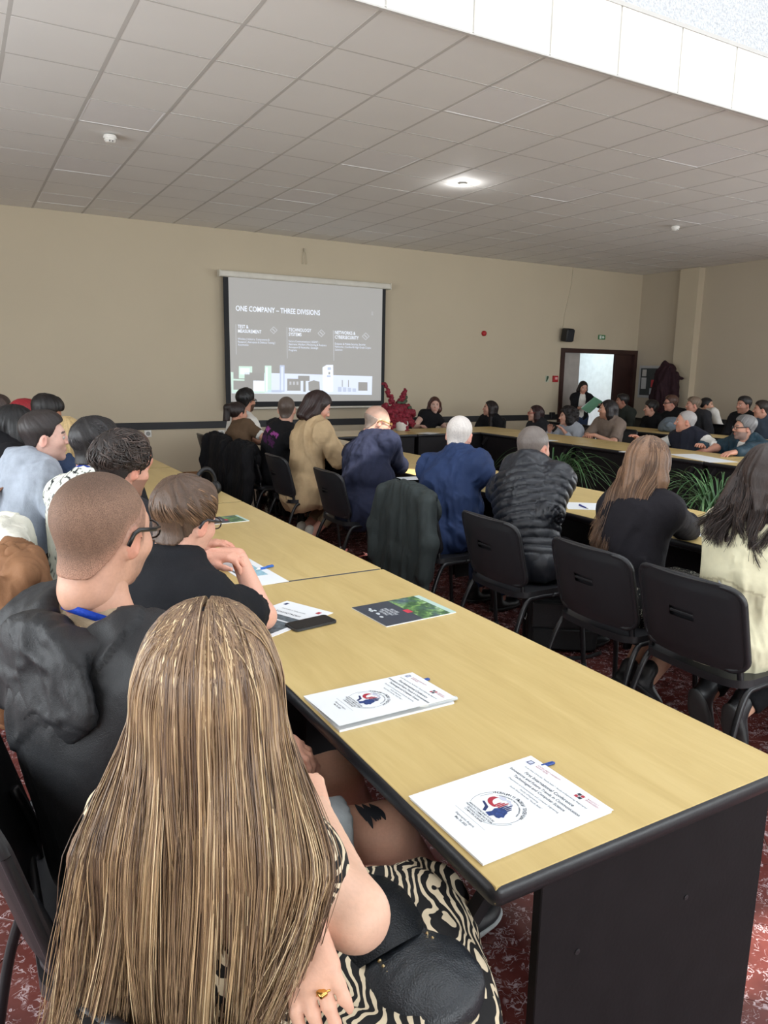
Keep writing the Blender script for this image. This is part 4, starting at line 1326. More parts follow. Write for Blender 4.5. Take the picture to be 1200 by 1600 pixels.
        V = fold(V, Q, tp.get('amp', .006), tp.get('fs', 10.0), hip[1] * 7 + len(label))
        col = tp.get('col')
        if callable(col): me = mesh_np(tp.get('name', 'shirt'), V, Q, col(V, vnormals(V, Q), out))
        else: me = mesh_np(tp.get('name', 'shirt'), V, Q)
        o = link(tp.get('name', 'shirt'), me, tp['mat'], root)
        out[tp.get('name', 'shirt')] = o
        out['topV'] = (V, Q)
    # ---- legs
    if legs and build_legs:
        S = Shape(); t = legs.get('t', .012); ln = legs.get('fr', 1.93)
        S.ell(P0 + V3(0, -.01, 0), (.165 * s * wide + t, .122 * s + t + belly * .3, .112 * s + t), k=.05)
        if legs.get('skirt'):
            for u in np.linspace(-1, 1, 4):
                m = (1 + u) / 2
                h_ = hipL + (hipR - hipL) * m; kk = kL + (kR - kL) * m
                S.cone(h_, h_ + (kk - h_) * min(ln, 1.0), .10 * s + t, .078 * s + t, .06, True)
            if ln > 1:
                for u in np.linspace(-1, 1, 4):
                    m = (1 + u) / 2; kk = kL + (kR - kL) * m; aa = aL + (aR - aL) * m
                    S.cone(kk, kk + (aa - kk) * (ln - 1), .078 * s + t, .085 * s + t, .05, True)
        else:
            leg(S, hipR, kR, aR, t, ln); leg(S, hipL, kL, aL, t, ln)
        V, Q = S.mesh(legs.get('h', .014 * det)); V = relax(V, Q, 1, .3); V = fold(V, Q, legs.get('amp', .005), 9, hip[1] * 3)
        col = legs.get('col')
        link(legs.get('name', 'trousers'), mesh_np('trousers', V, Q, col(V, vnormals(V, Q), out) if callable(col) else None), legs['mat'], root)
    # ---- shoes
    if shoes and build_legs:
        for kk, an in ((kR, aR), (kL, aL)):
            fd = legs.get('foot_dir') if legs else None
            fd = V3(0, 1, 0) if fd is None else locv(fd)
            pitch = legs.get('toe', 0) if legs else 0
            R = frame(rotx(0) @ V3(0, 0, 1), unit(np.cross(fd, V3(0, 0, 1)))) if not pitch else None
            fdir = unit(fd); up = V3(0, 0, 1); rt_ = np.cross(fdir, up)
            if pitch: fdir, up = unit(fdir * math.cos(pitch) - up * math.sin(pitch)), unit(up * math.cos(pitch) + fdir * math.sin(pitch))
            R = np.stack([rt_, fdir, up], 1)
            S = Shape(); o_ = V3(0, 0, 0)
            S.cone((0, -.02, -.002), (0, -.03, .04), .042, .045, .03); S.ell((0, .0, -.045), (.040, .075, .042), k=.03); S.ell((0, .105, -.052), (.046, .085, .036), k=.05)
            S.cut(lambda X, Y, Z: (-.068 - Z) + 0 * X * Y)
            V, Q = S.mesh(.011 * det)
            nm = link('shoe', mesh_np('shoe', V @ R.T * s + an, Q), plain('shoe_%d_%d_%d' % tuple(shoes), tuple(shoes), .45), root)
            S = Shape(); S.ell((0, .0, -.066), (.045, .085, .016), k=.03); S.ell((0, .105, -.066), (.051, .092, .016), k=.04); S.cut(lambda X, Y, Z: np.maximum(-.081 - Z, Z + .058) + 0 * X * Y)
            V, Q = S.mesh(.009 * det); sr = (legs or {}).get('sole', (30, 30, 32))
            link('sole', mesh_np('sole', V @ R.T * s + an, Q), plain('sole_%d_%d_%d' % tuple(sr), tuple(sr), .6), nm)
    # ---- hair
    if hair:
        hh = hair.get('h', .0075 * det)
        V, Q, c_ = hair_mesh(hair['style'], hair['rgb'], sex, hh, hair.get('extra'), hair.get('vol', 1.0), hair.get('seed', 1.0))
        if len(V): link('hair', mesh_np('hair', V @ Rh.T * s + Hd, Q, c_), M_HAIRC if hair['style'] == 'curly' else hair.get('mat', M_HAIR), root)
    # ---- glasses
    if glasses:
        g = MB(); r_ = .0022 if det < 1 else .0030
        TR = lambda p: tuple(Rh @ (np.asarray(p) * 1.0) * s + Hd)
        for q in (-1, 1):
            ring = [TR((q * .033 + .025 * math.cos(a) * (1 if abs(math.cos(a)) < .9 else .98), .106, .004 + .019 * math.sin(a))) for a in np.linspace(0, 2 * PI, 15)]
            g.tube(ring, r_, 6, False)
            g.tube([TR((q * .058, .104, .010)), TR((q * .080, .060, .016)), TR((q * .089, .0, .024)), TR((q * .088, -.014, .018)), TR((q * .086, -.028, -.004))], r_ * 1.3, 6, flat=1.7)
        g.tube([TR((-.009, .108, .008)), TR((0, .111, .011)), TR((.009, .108, .008))], r_, 6)
        gm = g.build('glasses', plain('frame_%d_%d_%d' % tuple(glasses), tuple(glasses), .3), root, True)
        for q in (-1, 1):
            lm = MB(); lm._add([TR((q * .033 + .023 * math.cos(a), .1065, .004 + .017 * math.sin(a))) for a in np.linspace(0, 2 * PI, 13)[:-1]], [tuple(range(12))])
            lm.build('lens', M_LENS, gm)
    if lanyard:
        # band round the neck and down the chest
        g = MB(); pts = []
        fr_ = fwd1
        for a in np.linspace(-.2, PI + .2, 13):
            pts.append(Nk + T(1) * (.024 + .030 * math.sin(a)) + xs * (.072 * math.cos(a)) * s * 1.06 - fr_ * (.066 * math.sin(a)) * s * 1.06)
        dn = B(.60) + np.cross(T(.6), xat(.6)) * (.14 * s + belly)
        pts = [dn] + [dn * .4 + pts[0] * .6 + fr_ * .05] + pts + [dn * .4 + pts[-1] * .6 + fr_ * .05] + [dn]
        wdt = .008
        P = smooth_path(pts, 4); cen = Nk - T(1) * .1
        vs = []
        for i, p in enumerate(P):
            tg = unit(P[min(i + 1, len(P) - 1)] - P[max(i - 1, 0)]); o_ = unit(p - cen - T(1) * ((p - cen) @ T(1))); b_ = unit(np.cross(tg, o_))
            vs += [p + b_ * wdt + o_ * .004, p - b_ * wdt + o_ * .004, p - b_ * wdt + o_ * .0055, p + b_ * wdt + o_ * .0055]
        F = []
        for i in range(len(P) - 1):
            for k in range(4): F.append((4 * i + k, 4 * i + (k + 1) % 4, 4 * i + 4 + (k + 1) % 4, 4 * i + 4 + k))
        link('lanyard', mesh_np('lanyard', np.array(vs), np.array(F)), fabric('lanyard_%d_%d_%d' % tuple(lanyard), tuple(lanyard), .6), root)
    return out


def glass_mat():
    t = NT('clear_lens'); t.set((.9, .95, .97, 1), .05, .5); t.b.inputs['Transmission Weight'].default_value = .0
    t.b.inputs['Alpha'].default_value = .12
    return t.m
M_LENS = glass_mat()
# ================================================================== the people
F_BLACK = fabric('black_cloth', (24, 24, 27)); F_DGREY = fabric('charcoal_cloth', (44, 44, 48)); F_NAVY = fabric('navy_cloth', (36, 40, 60))
F_BLUE = fabric('steel_blue_shirt', (40, 56, 92), .7); F_JEAN = fabric('denim', (52, 66, 94), .9, 600, .4); F_WHITE = fabric('white_cotton', (222, 220, 214))
F_BEIGE = fabric('beige_wool', (190, 164, 128)); F_CREAM = fabric('cream_cloth', (230, 224, 190), .7); F_HOOD = fabric('heather_grey_jersey', (164, 172, 184), .95, 300, .3, .2)
F_TEE = fabric('taupe_jersey', (122, 108, 98)); F_BROWN = fabric('brown_rib', (98, 78, 60)); F_TEAL = fabric('dark_teal_nylon', (38, 60, 72), .5)
F_PUFF = fabric('black_puffer_nylon', (28, 31, 38), .38, 500, .15, .05, .5); F_OLIVE = fabric('dark_olive_coat', (52, 58, 58), .7); F_LGREY = fabric('pale_grey_blouse', (172, 178, 188))
F_GREEN = fabric('dark_green_cloth', (48, 52, 48)); F_KHAKI = fabric('khaki_cotton', (150, 134, 108)); F_STONE = fabric('pale_grey_shorts', (168, 174, 176))


def seat_chair(x, y, az, label): return chair(x, y, az, label, 'black stacking chairs')


# ------------------------------------------------------------------ middle row, backs to the viewer (facing +x)
CH = 'black plastic stacking chair '
for y, lb in ((1.76, CH + 'under the woman in cream'), (2.27, CH + 'under the woman with long brown hair'), (2.98, CH + 'under the man in the black puffer jacket'),
              (3.74, CH + 'with a dark olive coat, under the man in blue'), (4.92, CH + 'under the man in the navy blazer'), (5.95, CH + 'behind the woman in the beige blazer'),
              (6.75, CH + 'under the man with a pink print on his back'), (7.45, CH + 'under the ponytailed woman'), (8.1, CH + 'under the man in the white T-shirt')):
    seat_chair(2.60, y, 90, lb)

def cream_col(V, N, o):
    c = np.tile(lin((228, 222, 190)), (len(V), 1)); bk = N[:, 1] < -.2; z = V[:, 2]
    lens = np.clip(1 - ((z - .70) / .10) ** 2, 0, 1); d = np.abs(V[:, 0] + .015 - .10 * (z - .70))
    c[bk & (d < .016 * lens)] = lin((206, 212, 222)); c[bk & (d < .016 * lens + .006) & (d >= .016 * lens) & (lens > 0)] = lin((190, 182, 150))
    seam = bk & (np.abs(z - .80 + .25 * np.abs(V[:, 0])) < .004); c[seam] = lin((196, 188, 156)); return c


def speckle():
    t = NT('flecked_black_skirt'); v = t.coord('Object'); t.set(t.ramp(t.noise(v, 130, 2), [(.60, srgb(26, 26, 26)), (.64, srgb(190, 186, 170))]), .8, .2); return t.m


M_CREAMC = attr_mat('cream_jacket', .7, .2, 0, 30, .5, var=.06)
CW = person('woman in a cream jacket at the right edge, long dark wavy hair', onX((1196, 752), 2.72), (2.63, 1.74), 88, 60, -5, sex='f', s=.98, det=.8,
       wr=(3.12, 1.62, .80), wl=(3.10, 1.92, .80), pr=(.6, -.6, -.8), bust=.01,
       top=dict(mat=M_CREAMC, col=cream_col, h=.0065, t=.020, amp=.008, fs=8, name='jacket', hem=-.10, collar=False, skirt=dict(h=.14, w=.0)), legs=dict(mat=F_BLACK, toe=1.15, sole=(64, 66, 66), foot_dir=(1, .1, 0)),
       feet=((2.66, 1.70, .24), (2.66, 1.86, .24)), shoes=(40, 40, 42),
       hair=dict(style='long', rgb=(52, 40, 36), vol=1.5, seed=4, extra=dict(len=.2, locks=[((-.09, -.04, -.02), (-.15, -.09, -.17), .045, .035), ((-.12, -.06, -.1), (-.10, -.14, -.24), .035, .018), ((0, -.1, -.1), (.02, -.14, -.26), .06, .03)])))
BR = person('woman with long straight light brown hair in a black blazer', onX((1013, 728), 2.74), (2.63, 2.27), 90, 82, -6, sex='f', s=.96, det=.75,
       er=onZ((1072, 826), .80), wr=onZ((1078, 800), .79), wl=onZ((1040, 790), .79), hr=(.75, .45, -.1), cr=.25,
       top=dict(mat=fabric('soft_black_suiting', (30, 28, 33)), t=.020, amp=.008, fs=9, name='blazer', hem=-.07), legs=dict(mat=speckle(), name='skirt', skirt=True, fr=1.0, t=.016, toe=.75),
       feet=((2.70, 2.20, .17), (2.72, 2.33, .13)),
       hair=dict(style='long', rgb=(122, 92, 70), vol=1.15, seed=2, h=.005, extra=dict(len=.30, locks=[((-.06, -.07, -.05), (-.085, -.15, -.40), .045, .02), ((.0, -.09, -.05), (-.03, -.15, -.43), .05, .02), ((.05, -.06, -.1), (.03, -.12, -.36), .04, .02), ((-.08, -.02, -.05), (-.11, -.07, -.36), .03, .014)])))
person('man in a quilted black puffer jacket with its hood down', onX((833, 702), 2.86), (2.66, 3.0), 82, 78, -8, s=1.0, det=.75, wide=1.06,
       er=onZ((858, 800), .83), wr=onZ((886, 768), .80), wl=onZ((874, 760), .80), hr=(.5, .75, .1), hl=(.6, -.5, .15), cr=.8, cl=.8,
       top=dict(mat=F_PUFF, t=.040, ta=.030, amp=.004, fs=14, name='puffer_jacket', hood=.062, quilt=.047, hem=-.04, h=.008), legs=dict(mat=F_BLACK),
       hair=dict(style='crew', rgb=(112, 102, 96), shade=.7, seed=3, h=.005), skin=(206, 156, 136))
person('elderly man with cropped white hair in a loose blue shirt', onX((717, 682), 2.80), (2.63, 3.78), 82, 50, -8, 5, det=.8, wide=1.05,
       er=onZ((742, 748), .82), wr=onZ((768, 738), .80), wl=onZ((735, 735), .80),
       top=dict(mat=F_BLUE, t=.030, amp=.022, fs=8, name='shirt', hem=-.10, collar=True, h=.0085), legs=dict(mat=F_JEAN),
       hair=dict(style='crew', rgb=(222, 214, 208), shade=.35, h=.005), skin=(224, 172, 156), belly=.04)
person('balding man with glasses in a navy blazer, hands clasped', onX((589, 660), 2.84), (2.62, 4.86), 84, 100, -14, det=.85, wide=1.12,
       er=onZ((622, 727), .82), wr=onZ((624, 714), .80), wl=onZ((614, 711), .80), hr=(.8, .5, .1), hl=(.8, -.4, .1), cr=.9, cl=.9,
       top=dict(mat=F_NAVY, t=.028, amp=.014, fs=8, name='blazer', hem=-.13, skirt=dict(h=.17, w=.02), collar=True), legs=dict(mat=F_BLACK),
       hair=dict(style='fringe', rgb=(150, 132, 120), shade=.5, h=.006), glasses=(150, 120, 70), skin=(218, 168, 146), belly=.06, head_kw=dict(full=.006))
person('woman in a beige blazer with a dark bob, looking down', onX((497, 637), 2.72), (2.60, 5.92), 92, 104, -26, sex='f', s=1.0, det=.85, wide=1.1,
       wr=(3.06, 5.86, .86), wl=(3.04, 6.05, .86), pr=(.4, -.5, -.6), hr=(.8, .3, .4), hl=(.8, -.2, .4), cr=.7, cl=.7, bust=.02,
       top=dict(mat=F_BEIGE, t=.030, amp=.016, fs=8, name='blazer', sleeve=1.6, hem=-.17, skirt=dict(h=.22, w=.03, dz=-.06), collar=True), legs=dict(mat=F_KHAKI, fr=1.75, toe=.5, sole=(214, 210, 200)),
       feet=((2.62, 5.86, .12), (2.62, 6.04, .12)), shoes=(206, 202, 190),
       hair=dict(style='bob', rgb=(44, 28, 26), vol=1.35, seed=5), skin=(214, 160, 140))


def pink_print(V, N, o):
    c = np.tile(lin((26, 26, 29)), (len(V), 1)); Nk, T, xs, B = o['Nk'], o['T'], o['xs'], o['B']
    u = (V - Nk) @ xs; w = (V - Nk) @ T(.9); bk = N @ np.cross(T(.9), xs) < -.2
    m = bk & (np.abs(u) < .14) & (w < -.06) & (w > -.20)
    n = vnoise(np.stack([u * 110, w * 40, u * 0], 1))
    c[m & (n > .0) & (w > -.105)] = lin((150, 70, 140)); c[m & (n > -.1) & (w < -.12)] = lin((74, 34, 74))
    side = (u < -.10) & (w < -.18) & (vnoise(np.stack([u * 60, w * 60, V[:, 1] * 60], 1)) > .45)
    c[side] = lin((190, 180, 190)); return c


M_PRINT = attr_mat('printed_cotton', .85, .2, 0, 0, var=.1)
person('close-cropped man in black with a pink print across his back', onX((448, 641), 2.70), (2.60, 6.72), 85, 34, 2, det=.9, wide=1.05,
       wr=(3.2, 6.6, .80), wl=(3.15, 6.95, .80),
       top=dict(mat=M_PRINT, t=.024, amp=.008, name='shirt', col=pink_print, hem=-.08), legs=dict(mat=F_BLACK),
       hair=dict(style='buzz', rgb=(92, 78, 70), shade=.75), skin=(196, 150, 130))
person('bearded man in a white T-shirt in front of the screen', onX((385, 628), 2.78), (2.68, 8.0), 75, 62, 4, det=1.1, s=1.0,
       wr=(3.02, 7.86, .82), wl=(3.05, 8.16, .82), pr=(.6, -.2, -.6), pl=(-.6, -.2, -.6), hr=(.2, .8, 0), hl=(.3, -.8, 0),
       top=dict(mat=F_WHITE, t=.018, sleeve=.8, amp=.007, name='t_shirt'), legs=dict(mat=F_BLACK),
       hair=dict(style='short_full', rgb=(22, 20, 20)), beard=.85, glasses=(26, 26, 28), skin=(196, 146, 122))
person('woman with a long dark ponytail in a brown white-trimmed T-shirt', onX((372, 647), 2.62), (2.60, 7.42), 80, 76, 0, sex='f', s=.94, det=1.0,
       wr=(3.0, 7.28, .78), wl=(3.0, 7.5, .78), pr=(.5, -.3, -.6), hr=(.5, .7, 0), hl=(.5, -.7, 0),
       top=[dict(mat=F_WHITE, t=.009, sleeve=.74, amp=.004, name='white_trim'), dict(mat=F_BROWN, t=.014, sleeve=.64, amp=.005, name='t_shirt', deep=.004)], legs=dict(mat=F_BLACK),
       hair=dict(style='pony', rgb=(40, 28, 26), extra=dict(tail=[(0, -.09, .11), (0, -.145, .08), (-.01, -.15, -.10), (-.02, -.13, -.34)], tr=[.02, .038, .042, .02])), skin=(204, 152, 128))

# ------------------------------------------------------------------ head table and right row (facing the middle)
for x, y, az, lb in ((6.15, 9.62, 182, 'under the curly-haired woman in black'), (7.38, 9.50, 225, 'under the woman in black with very long hair'), (7.52, 8.45, 270, 'under the woman with glasses and dark red hair'),
                     (7.52, 7.80, 270, 'under the woman with black curls'), (7.52, 7.08, 270, 'under the long-haired man'), (7.5, 5.78, 270, 'under the man in the navy gilet'), (7.5, 5.0, 270, 'under the bearded man with the lanyard')):
    seat_chair(x, y, az, CH + lb)
person('woman with curly auburn hair in a black top, facing the viewer', onY((679, 634), 9.45), (6.12, 9.55), 188, 205, -2, sex='f', s=.94, neck=.125, det=1.05,
       wr=(5.9, 9.22, .76), wl=(6.4, 9.2, .76), hands=(True, True),
       top=dict(mat=F_BLACK, t=.012, sleeve=.35, amp=.004, name='top'), legs=dict(mat=F_BLACK), hair=dict(style='bob', rgb=(74, 44, 36), vol=1.3, seed=3, extra=dict(len=.08)), skin=(206, 168, 152))
person('woman in black with very long straight dark hair', onX((765, 639), 7.28), (7.34, 9.42), 245, 298, 6, sex='f', s=.94, neck=.125, det=1.05,
       top=dict(mat=F_BLACK, t=.014, amp=.006, name='shirt'), legs=dict(mat=F_BLACK), hair=dict(style='long', rgb=(34, 25, 25), vol=1.1, extra=dict(len=.40, locks=[((.05, -.06, -.1), (.06, -.04, -.40), .035, .02)])), skin=(196, 150, 130))
person('woman with glasses and long dark red hair in a grey jacket', onX((836, 647), 7.42), (7.5, 8.42), 270, 302, 5, sex='f', s=.94, neck=.12, det=1.05,
       top=dict(mat=F_DGREY, t=.018, amp=.007, name='jacket'), legs=dict(mat=F_BLACK), glasses=(150, 60, 52), hair=dict(style='long', rgb=(46, 24, 26), vol=1.1, extra=dict(len=.34)), skin=(204, 158, 140))
person('woman with a mass of black curls in a pale grey blouse', onX((886, 652), 7.42), (7.5, 7.76), 268, 296, 2, sex='f', s=.96, neck=.12, det=1.0,
       wr=(7.22, 7.92, .77), wl=(7.22, 7.62, .77), pr=(.6, .0, -1), pl=(-.6, .0, -1),
       top=dict(mat=F_LGREY, t=.018, amp=.007, name='blouse'), legs=dict(mat=F_BLACK), hair=dict(style='curly', rgb=(26, 22, 22), vol=1.05, seed=2), skin=(206, 160, 140))
person('man with shoulder-length dark hair in a taupe T-shirt', onX((949, 641), 7.42), (7.5, 7.06), 268, 310, 2, s=1.0, neck=.12, det=1.0,
       wr=(7.14, 7.12, .78), wl=(7.14, 6.98, .78), pr=(.8, .0, -.9), pl=(-.8, .0, -.9), hr=(-.5, -.8, 0), hl=(-.5, .8, 0),
       top=dict(mat=F_TEE, t=.018, sleeve=.8, amp=.006, name='t_shirt'), legs=dict(mat=F_BLACK), beard=.35, hair=dict(style='long', rgb=(30, 25, 25), vol=.9, extra=dict(len=.18)), skin=(198, 150, 126))
person('grey-cropped man in a navy gilet over a white T-shirt', onX((1071, 660), 7.38), (7.5, 5.76), 268, 314, 2, s=1.04, neck=.125, det=.9, wide=1.12,
       wr=(7.10, 6.22, .80), wl=onX((1092, 707), 7.06), el=onX((1120, 700), 7.32), pr=(.9, .0, -.7), pl=(-.9, .0, -.8),
       top=[dict(mat=F_WHITE, t=.014, sleeve=.85, amp=.006, name='t_shirt'), dict(mat=fabric('navy_gilet', (34, 37, 50), .6), t=.026, sleeve=0, amp=.006, name='gilet', collar=True)], legs=dict(mat=F_JEAN),
       hair=dict(style='crew', rgb=(176, 170, 168), shade=.3), skin=(208, 152, 130), belly=.05)
person('bearded man with grey hair, glasses and a blue lanyard in a teal jacket', onX((1163, 670), 7.38), (7.5, 5.02), 272, 304, 2, s=1.02, neck=.13, det=.9, wide=1.08,
       wr=(7.10, 5.35, .80), wl=(6.88, 4.80, .79), pr=(.9, -.1, -.3), pl=(-.9, -.1, -.3), hl=(-.95, .1, -.1), cl=.3,
       top=[dict(mat=F_WHITE, t=.014, sleeve=0, amp=.004, name='t_shirt'), dict(mat=F_TEAL, t=.026, amp=.010, name='jacket', open=.085)], legs=dict(mat=F_JEAN),
       hair=dict(style='short', rgb=(120, 118, 118), vol=1.3), beard=.6, glasses=(30, 30, 34), skin=(204, 154, 132), lanyard=(44, 62, 130), belly=.03)

# ------------------------------------------------------------------ rear right row
for x, y, lb in ((9.75, 8.85, 'under the man seated beside the door'), (9.75, 8.15, 'under the dark-haired man in a black jacket'), (9.75, 7.72, 'under the man with glasses in the rear row'), (9.75, 7.25, 'under the grey-haired man in the rear row'),
                 (10.4, 7.45, 'under the dark ponytailed woman at the back'), (9.75, 6.62, 'under the short-haired man at the back'), (9.75, 6.2, 'under the man at the far right edge')):
    seat_chair(x, y, 270, CH + lb)
def rear(label, px, X, hipxy, haz, rgb, mat, sex='m', style='short', **kw):
    return person(label, onX(px, X), hipxy, 268, haz, 0, neck=.125, sex=sex, s=.95 if sex == 'm' else .92, det=1.25, top=dict(mat=mat, t=.018, amp=.006, name='jacket'), legs=dict(mat=F_BLACK), hair=dict(style=style, rgb=rgb), **kw)
rear('dark-haired man in dark green seated beside the door', (972, 628), 9.65, (9.72, 8.85), 308, (26, 22, 22), F_GREEN, skin=(160, 112, 92))
rear('young dark-haired man in a black jacket below the hanging coat', (1017, 639), 9.62, (9.72, 8.14), 312, (28, 23, 22), F_BLACK, style='short_full', skin=(204, 156, 136))
rear('man with glasses and brown hair next to the grey-cropped man', (1048, 631), 9.65, (9.72, 7.74), 305, (84, 58, 46), F_BLACK, glasses=(40, 34, 34), skin=(206, 150, 132))
rear('fair-haired man in grey behind the man in the gilet', (1083, 634), 9.65, (9.72, 7.30), 308, (122, 104, 88), F_DGREY, skin=(204, 150, 130))
rear('woman with a black ponytail and a white top at the back', (1104, 634), 10.35, (10.4, 7.5), 150, (22, 20, 22), F_WHITE, sex='f', style='pony')
rear('short-haired man in black near the right edge', (1162, 634), 9.65, (9.72, 6.62), 285, (30, 25, 24), F_BLACK, beard=.3, skin=(190, 140, 120))
rear('short-haired man in grey-blue at the far right edge', (1190, 641), 9.62, (9.72, 6.22), 318, (44, 34, 30), fabric('grey_blue_cloth', (70, 80, 94)), skin=(196, 146, 126))

# ------------------------------------------------------------------ standing by the door
person('woman standing in the doorway holding a green folder', onY((911, 606), 10.0), (9.86, 10.05), 212, 200, -18, sex='f', s=.86, det=1.15, stand=True,
       wr=(9.70, 9.80, .97), wl=(9.98, 9.72, 1.03), pr=(.6, -.4, -.5), pl=(-.6, -.4, -.3), hr=(.8, -.3, .1), hl=(-.5, -.6, .2), cr=.6, cl=.5,
       top=[dict(mat=F_WHITE, t=.010, sleeve=0, amp=.004, name='blouse'), dict(mat=F_BLACK, t=.020, amp=.007, name='cardigan', sleeve=1.5, open=.07)], legs=dict(mat=F_JEAN),
       hair=dict(style='long', rgb=(30, 23, 23), vol=1.0, extra=dict(len=.26)), skin=(200, 152, 132))
# ================================================================== left row, seen from behind (facing +x)
def scalp_strands(root, Rh, Hd, s, rgb, n=800, seed=1, rx=(.080, .104, .092), c=(0, -.012, .046), length=(.5, .9), rad=.0016, lift=.10, swirl=.5, whorl=(0.1, -.62, .78), var=.35, wave=0.0, m=9, line=None, name='hair_strands', jit=.06):
    """locks combed outward from the crown over the scalp"""
    r_ = np.random.RandomState(seed)
    ax = unit(whorl); e1 = unit(np.cross(ax, (0, 1, 0.2))); e2 = np.cross(ax, e1)
    th0 = np.arccos(1 - r_.rand(n * 2) * 1.35); ph0 = r_.rand(n * 2) * 2 * PI; L = length[0] + (length[1] - length[0]) * r_.rand(n * 2)
    t = np.linspace(0, 1, m)[None, :]
    th = th0[:, None] + L[:, None] * t
    ph = ph0[:, None] + swirl * (np.log1p(th * 2.5)) + jit * r_.randn(n * 2)[:, None] * t + wave * np.sin(t * 5 + 6 * r_.rand(n * 2)[:, None])
    d = np.cos(th)[..., None] * ax + np.sin(th)[..., None] * (np.cos(ph)[..., None] * e1 + np.sin(ph)[..., None] * e2)
    out = 1 + lift * (4 * t * (1 - t) * .35 + t * (.25 * r_.rand(n * 2)[:, None] - .12)) + .05 * vnoise(d[:, 0] * 5)[:, None]
    P = np.array(c) + d * np.array(rx) * out[..., None]
    tight = np.array([0, -.014, .044]); tr = np.array([.0835, .1025, .0895])
    dd = (P - tight) / tr; l_ = np.linalg.norm(dd, axis=2, keepdims=True); lowf = np.clip((.035 - P[..., 2:3]) / .05, 0, 1)
    P = P * (1 - lowf) + (tight + dd / l_ * tr) * lowf
    ln = HAIRLINE if line is None else line
    rt = P[:, 0]; ok = rt[:, 2] > hairline(rt[:, 1], ln) + .004
    end = P[:, -1]; ok &= (end[:, 2] > hairline(end[:, 1], ln) - .035)
    P = P[ok][:n]; k = len(P)
    R = rad * (.7 + .6 * r_.rand(k))[:, None] * np.sin(np.linspace(.25, PI * .93, m))[None, :] ** .6
    col = lin(rgb) * np.exp(var * (r_.randn(k) * .6 + 1.2 * vnoise(np.stack([d[ok][:n, 0, 0] * 9, d[ok][:n, 0, 1] * 9, d[ok][:n, 0, 2] * 9], 1))))[:, None]
    V, Q, cc = strands_mesh(P, R, col)
    o = link(name, mesh_np(name, V @ Rh.T * s + Hd, Q, cc), M_STRAND, root); o['kind'] = 'stuff'
    return o


# ---- shaved-head man in a black jacket
def buzz_paint(hv, cols):
    x, y, z = hv.T
    m = np.clip((z - hairline(y) + .012) / .03, 0, 1)
    topm = np.clip((z - .085) / .03, 0, 1)
    sp = vnoise(hv * 420) * .5 + .5
    dark = lin((70, 54, 46)); mid = lin((120, 90, 74))
    k = (m * (.5 + .5 * sp))[:, None]
    cols = cols * (1 - k) + (mid * (1 - topm[:, None]) + dark * topm[:, None]) * k
    st = np.clip((-.028 - z) / .02, 0, 1) * np.clip((y + .0) / .03, 0, 1); st = (st * (.25 + .3 * sp))[:, None]
    return cols * (1 - st) + lin((96, 74, 64)) * st


seat_chair(.26, 1.48, 90, CH + 'under the shaved-head man, left row')
BZ = person('shaved-head man with black glasses and blue lanyard in a black jacket', atD((160, 838), 1.50), (.27, 1.52), 82, 50, -3, 2, s=1.02, det=.55, saz=66, wide=1.2, neck=.185,
            wr=onZ((452, 1205), .63), wl=onZ((440, 1182), .64), pr=(.7, -.5, -.5), pl=(-.7, -.4, -.5), hr=(.6, .6, -.2), hl=(.75, -.3, -.1), cr=.75, cl=.6,
            top=[dict(mat=fabric('sand_cotton', (176, 158, 132)), t=.010, sleeve=.5, amp=.003, name='t_shirt', h=.010), dict(mat=fabric('black_windbreaker', (27, 28, 31), .55, 500, .2, .1, .4), t=.042, ta=.034, amp=.012, fs=7, name='jacket', hem=-.10, h=.008, deep=.06, nk=1.9)],
            legs=dict(mat=F_STONE, name='shorts', fr=.80, t=.02, sole=(196, 202, 202)), knees=((.79, 1.335, .515), (.79, 1.60, .515)), feet=((1.07, 1.46, .09), (1.00, 1.66, .09)), shoes=(38, 40, 44),
            hair=dict(style='buzz', rgb=(136, 106, 88), h=.0035, extra=dict(fade=(196, 148, 124)), mat=attr_mat('stubble', .6, .3, 0, 620, .5, var=.55)), skin=(208, 160, 136), glasses=(20, 20, 22), lanyard=(26, 66, 176), paint=buzz_paint)
# folded hood lying on the shoulders
S = Shape(); Nk, T_, xs_ = BZ['Nk'], BZ['T'], BZ['xs']; fw_ = np.cross(T_(.95), xs_)
ring = [Nk + T_(1) * (-.040 + .030 * math.sin(a)) + xs_ * .148 * math.cos(a) - fw_ * (.128 * math.sin(a) - .02) for a in np.linspace(-.75, PI + .75, 13)]
S.chain(ring, [.020, .026, .030, .032, .034, .036, .037, .036, .034, .032, .030, .026, .020], .03)
S.ell(Nk - T_(1) * .085 - fw_ * .130, (.185, .024, .115), frame(T_(.9), xs_), .05)
V, Q = S.mesh(.007); V = relax(V, Q, 1, .3); V = fold(V, Q, .006, 13, 3.3, stretch=(1, 1, 1.6))
link('hood', mesh_np('hood', V, Q), fabric('black_windbreaker', (27, 28, 31)), BZ['root'])
g = MB(); g.tube([tuple(Nk + T_(1) * (.026 - .004 * math.sin(a)) + xs_ * .083 * math.cos(a) - fw_ * .078 * math.sin(a)) for a in np.linspace(-.6, PI + .6, 25)], .0022, 6)
g.build('neck_chain', plain('pale_gold', (226, 200, 150), .25, metal=1.0), BZ['root'], True)
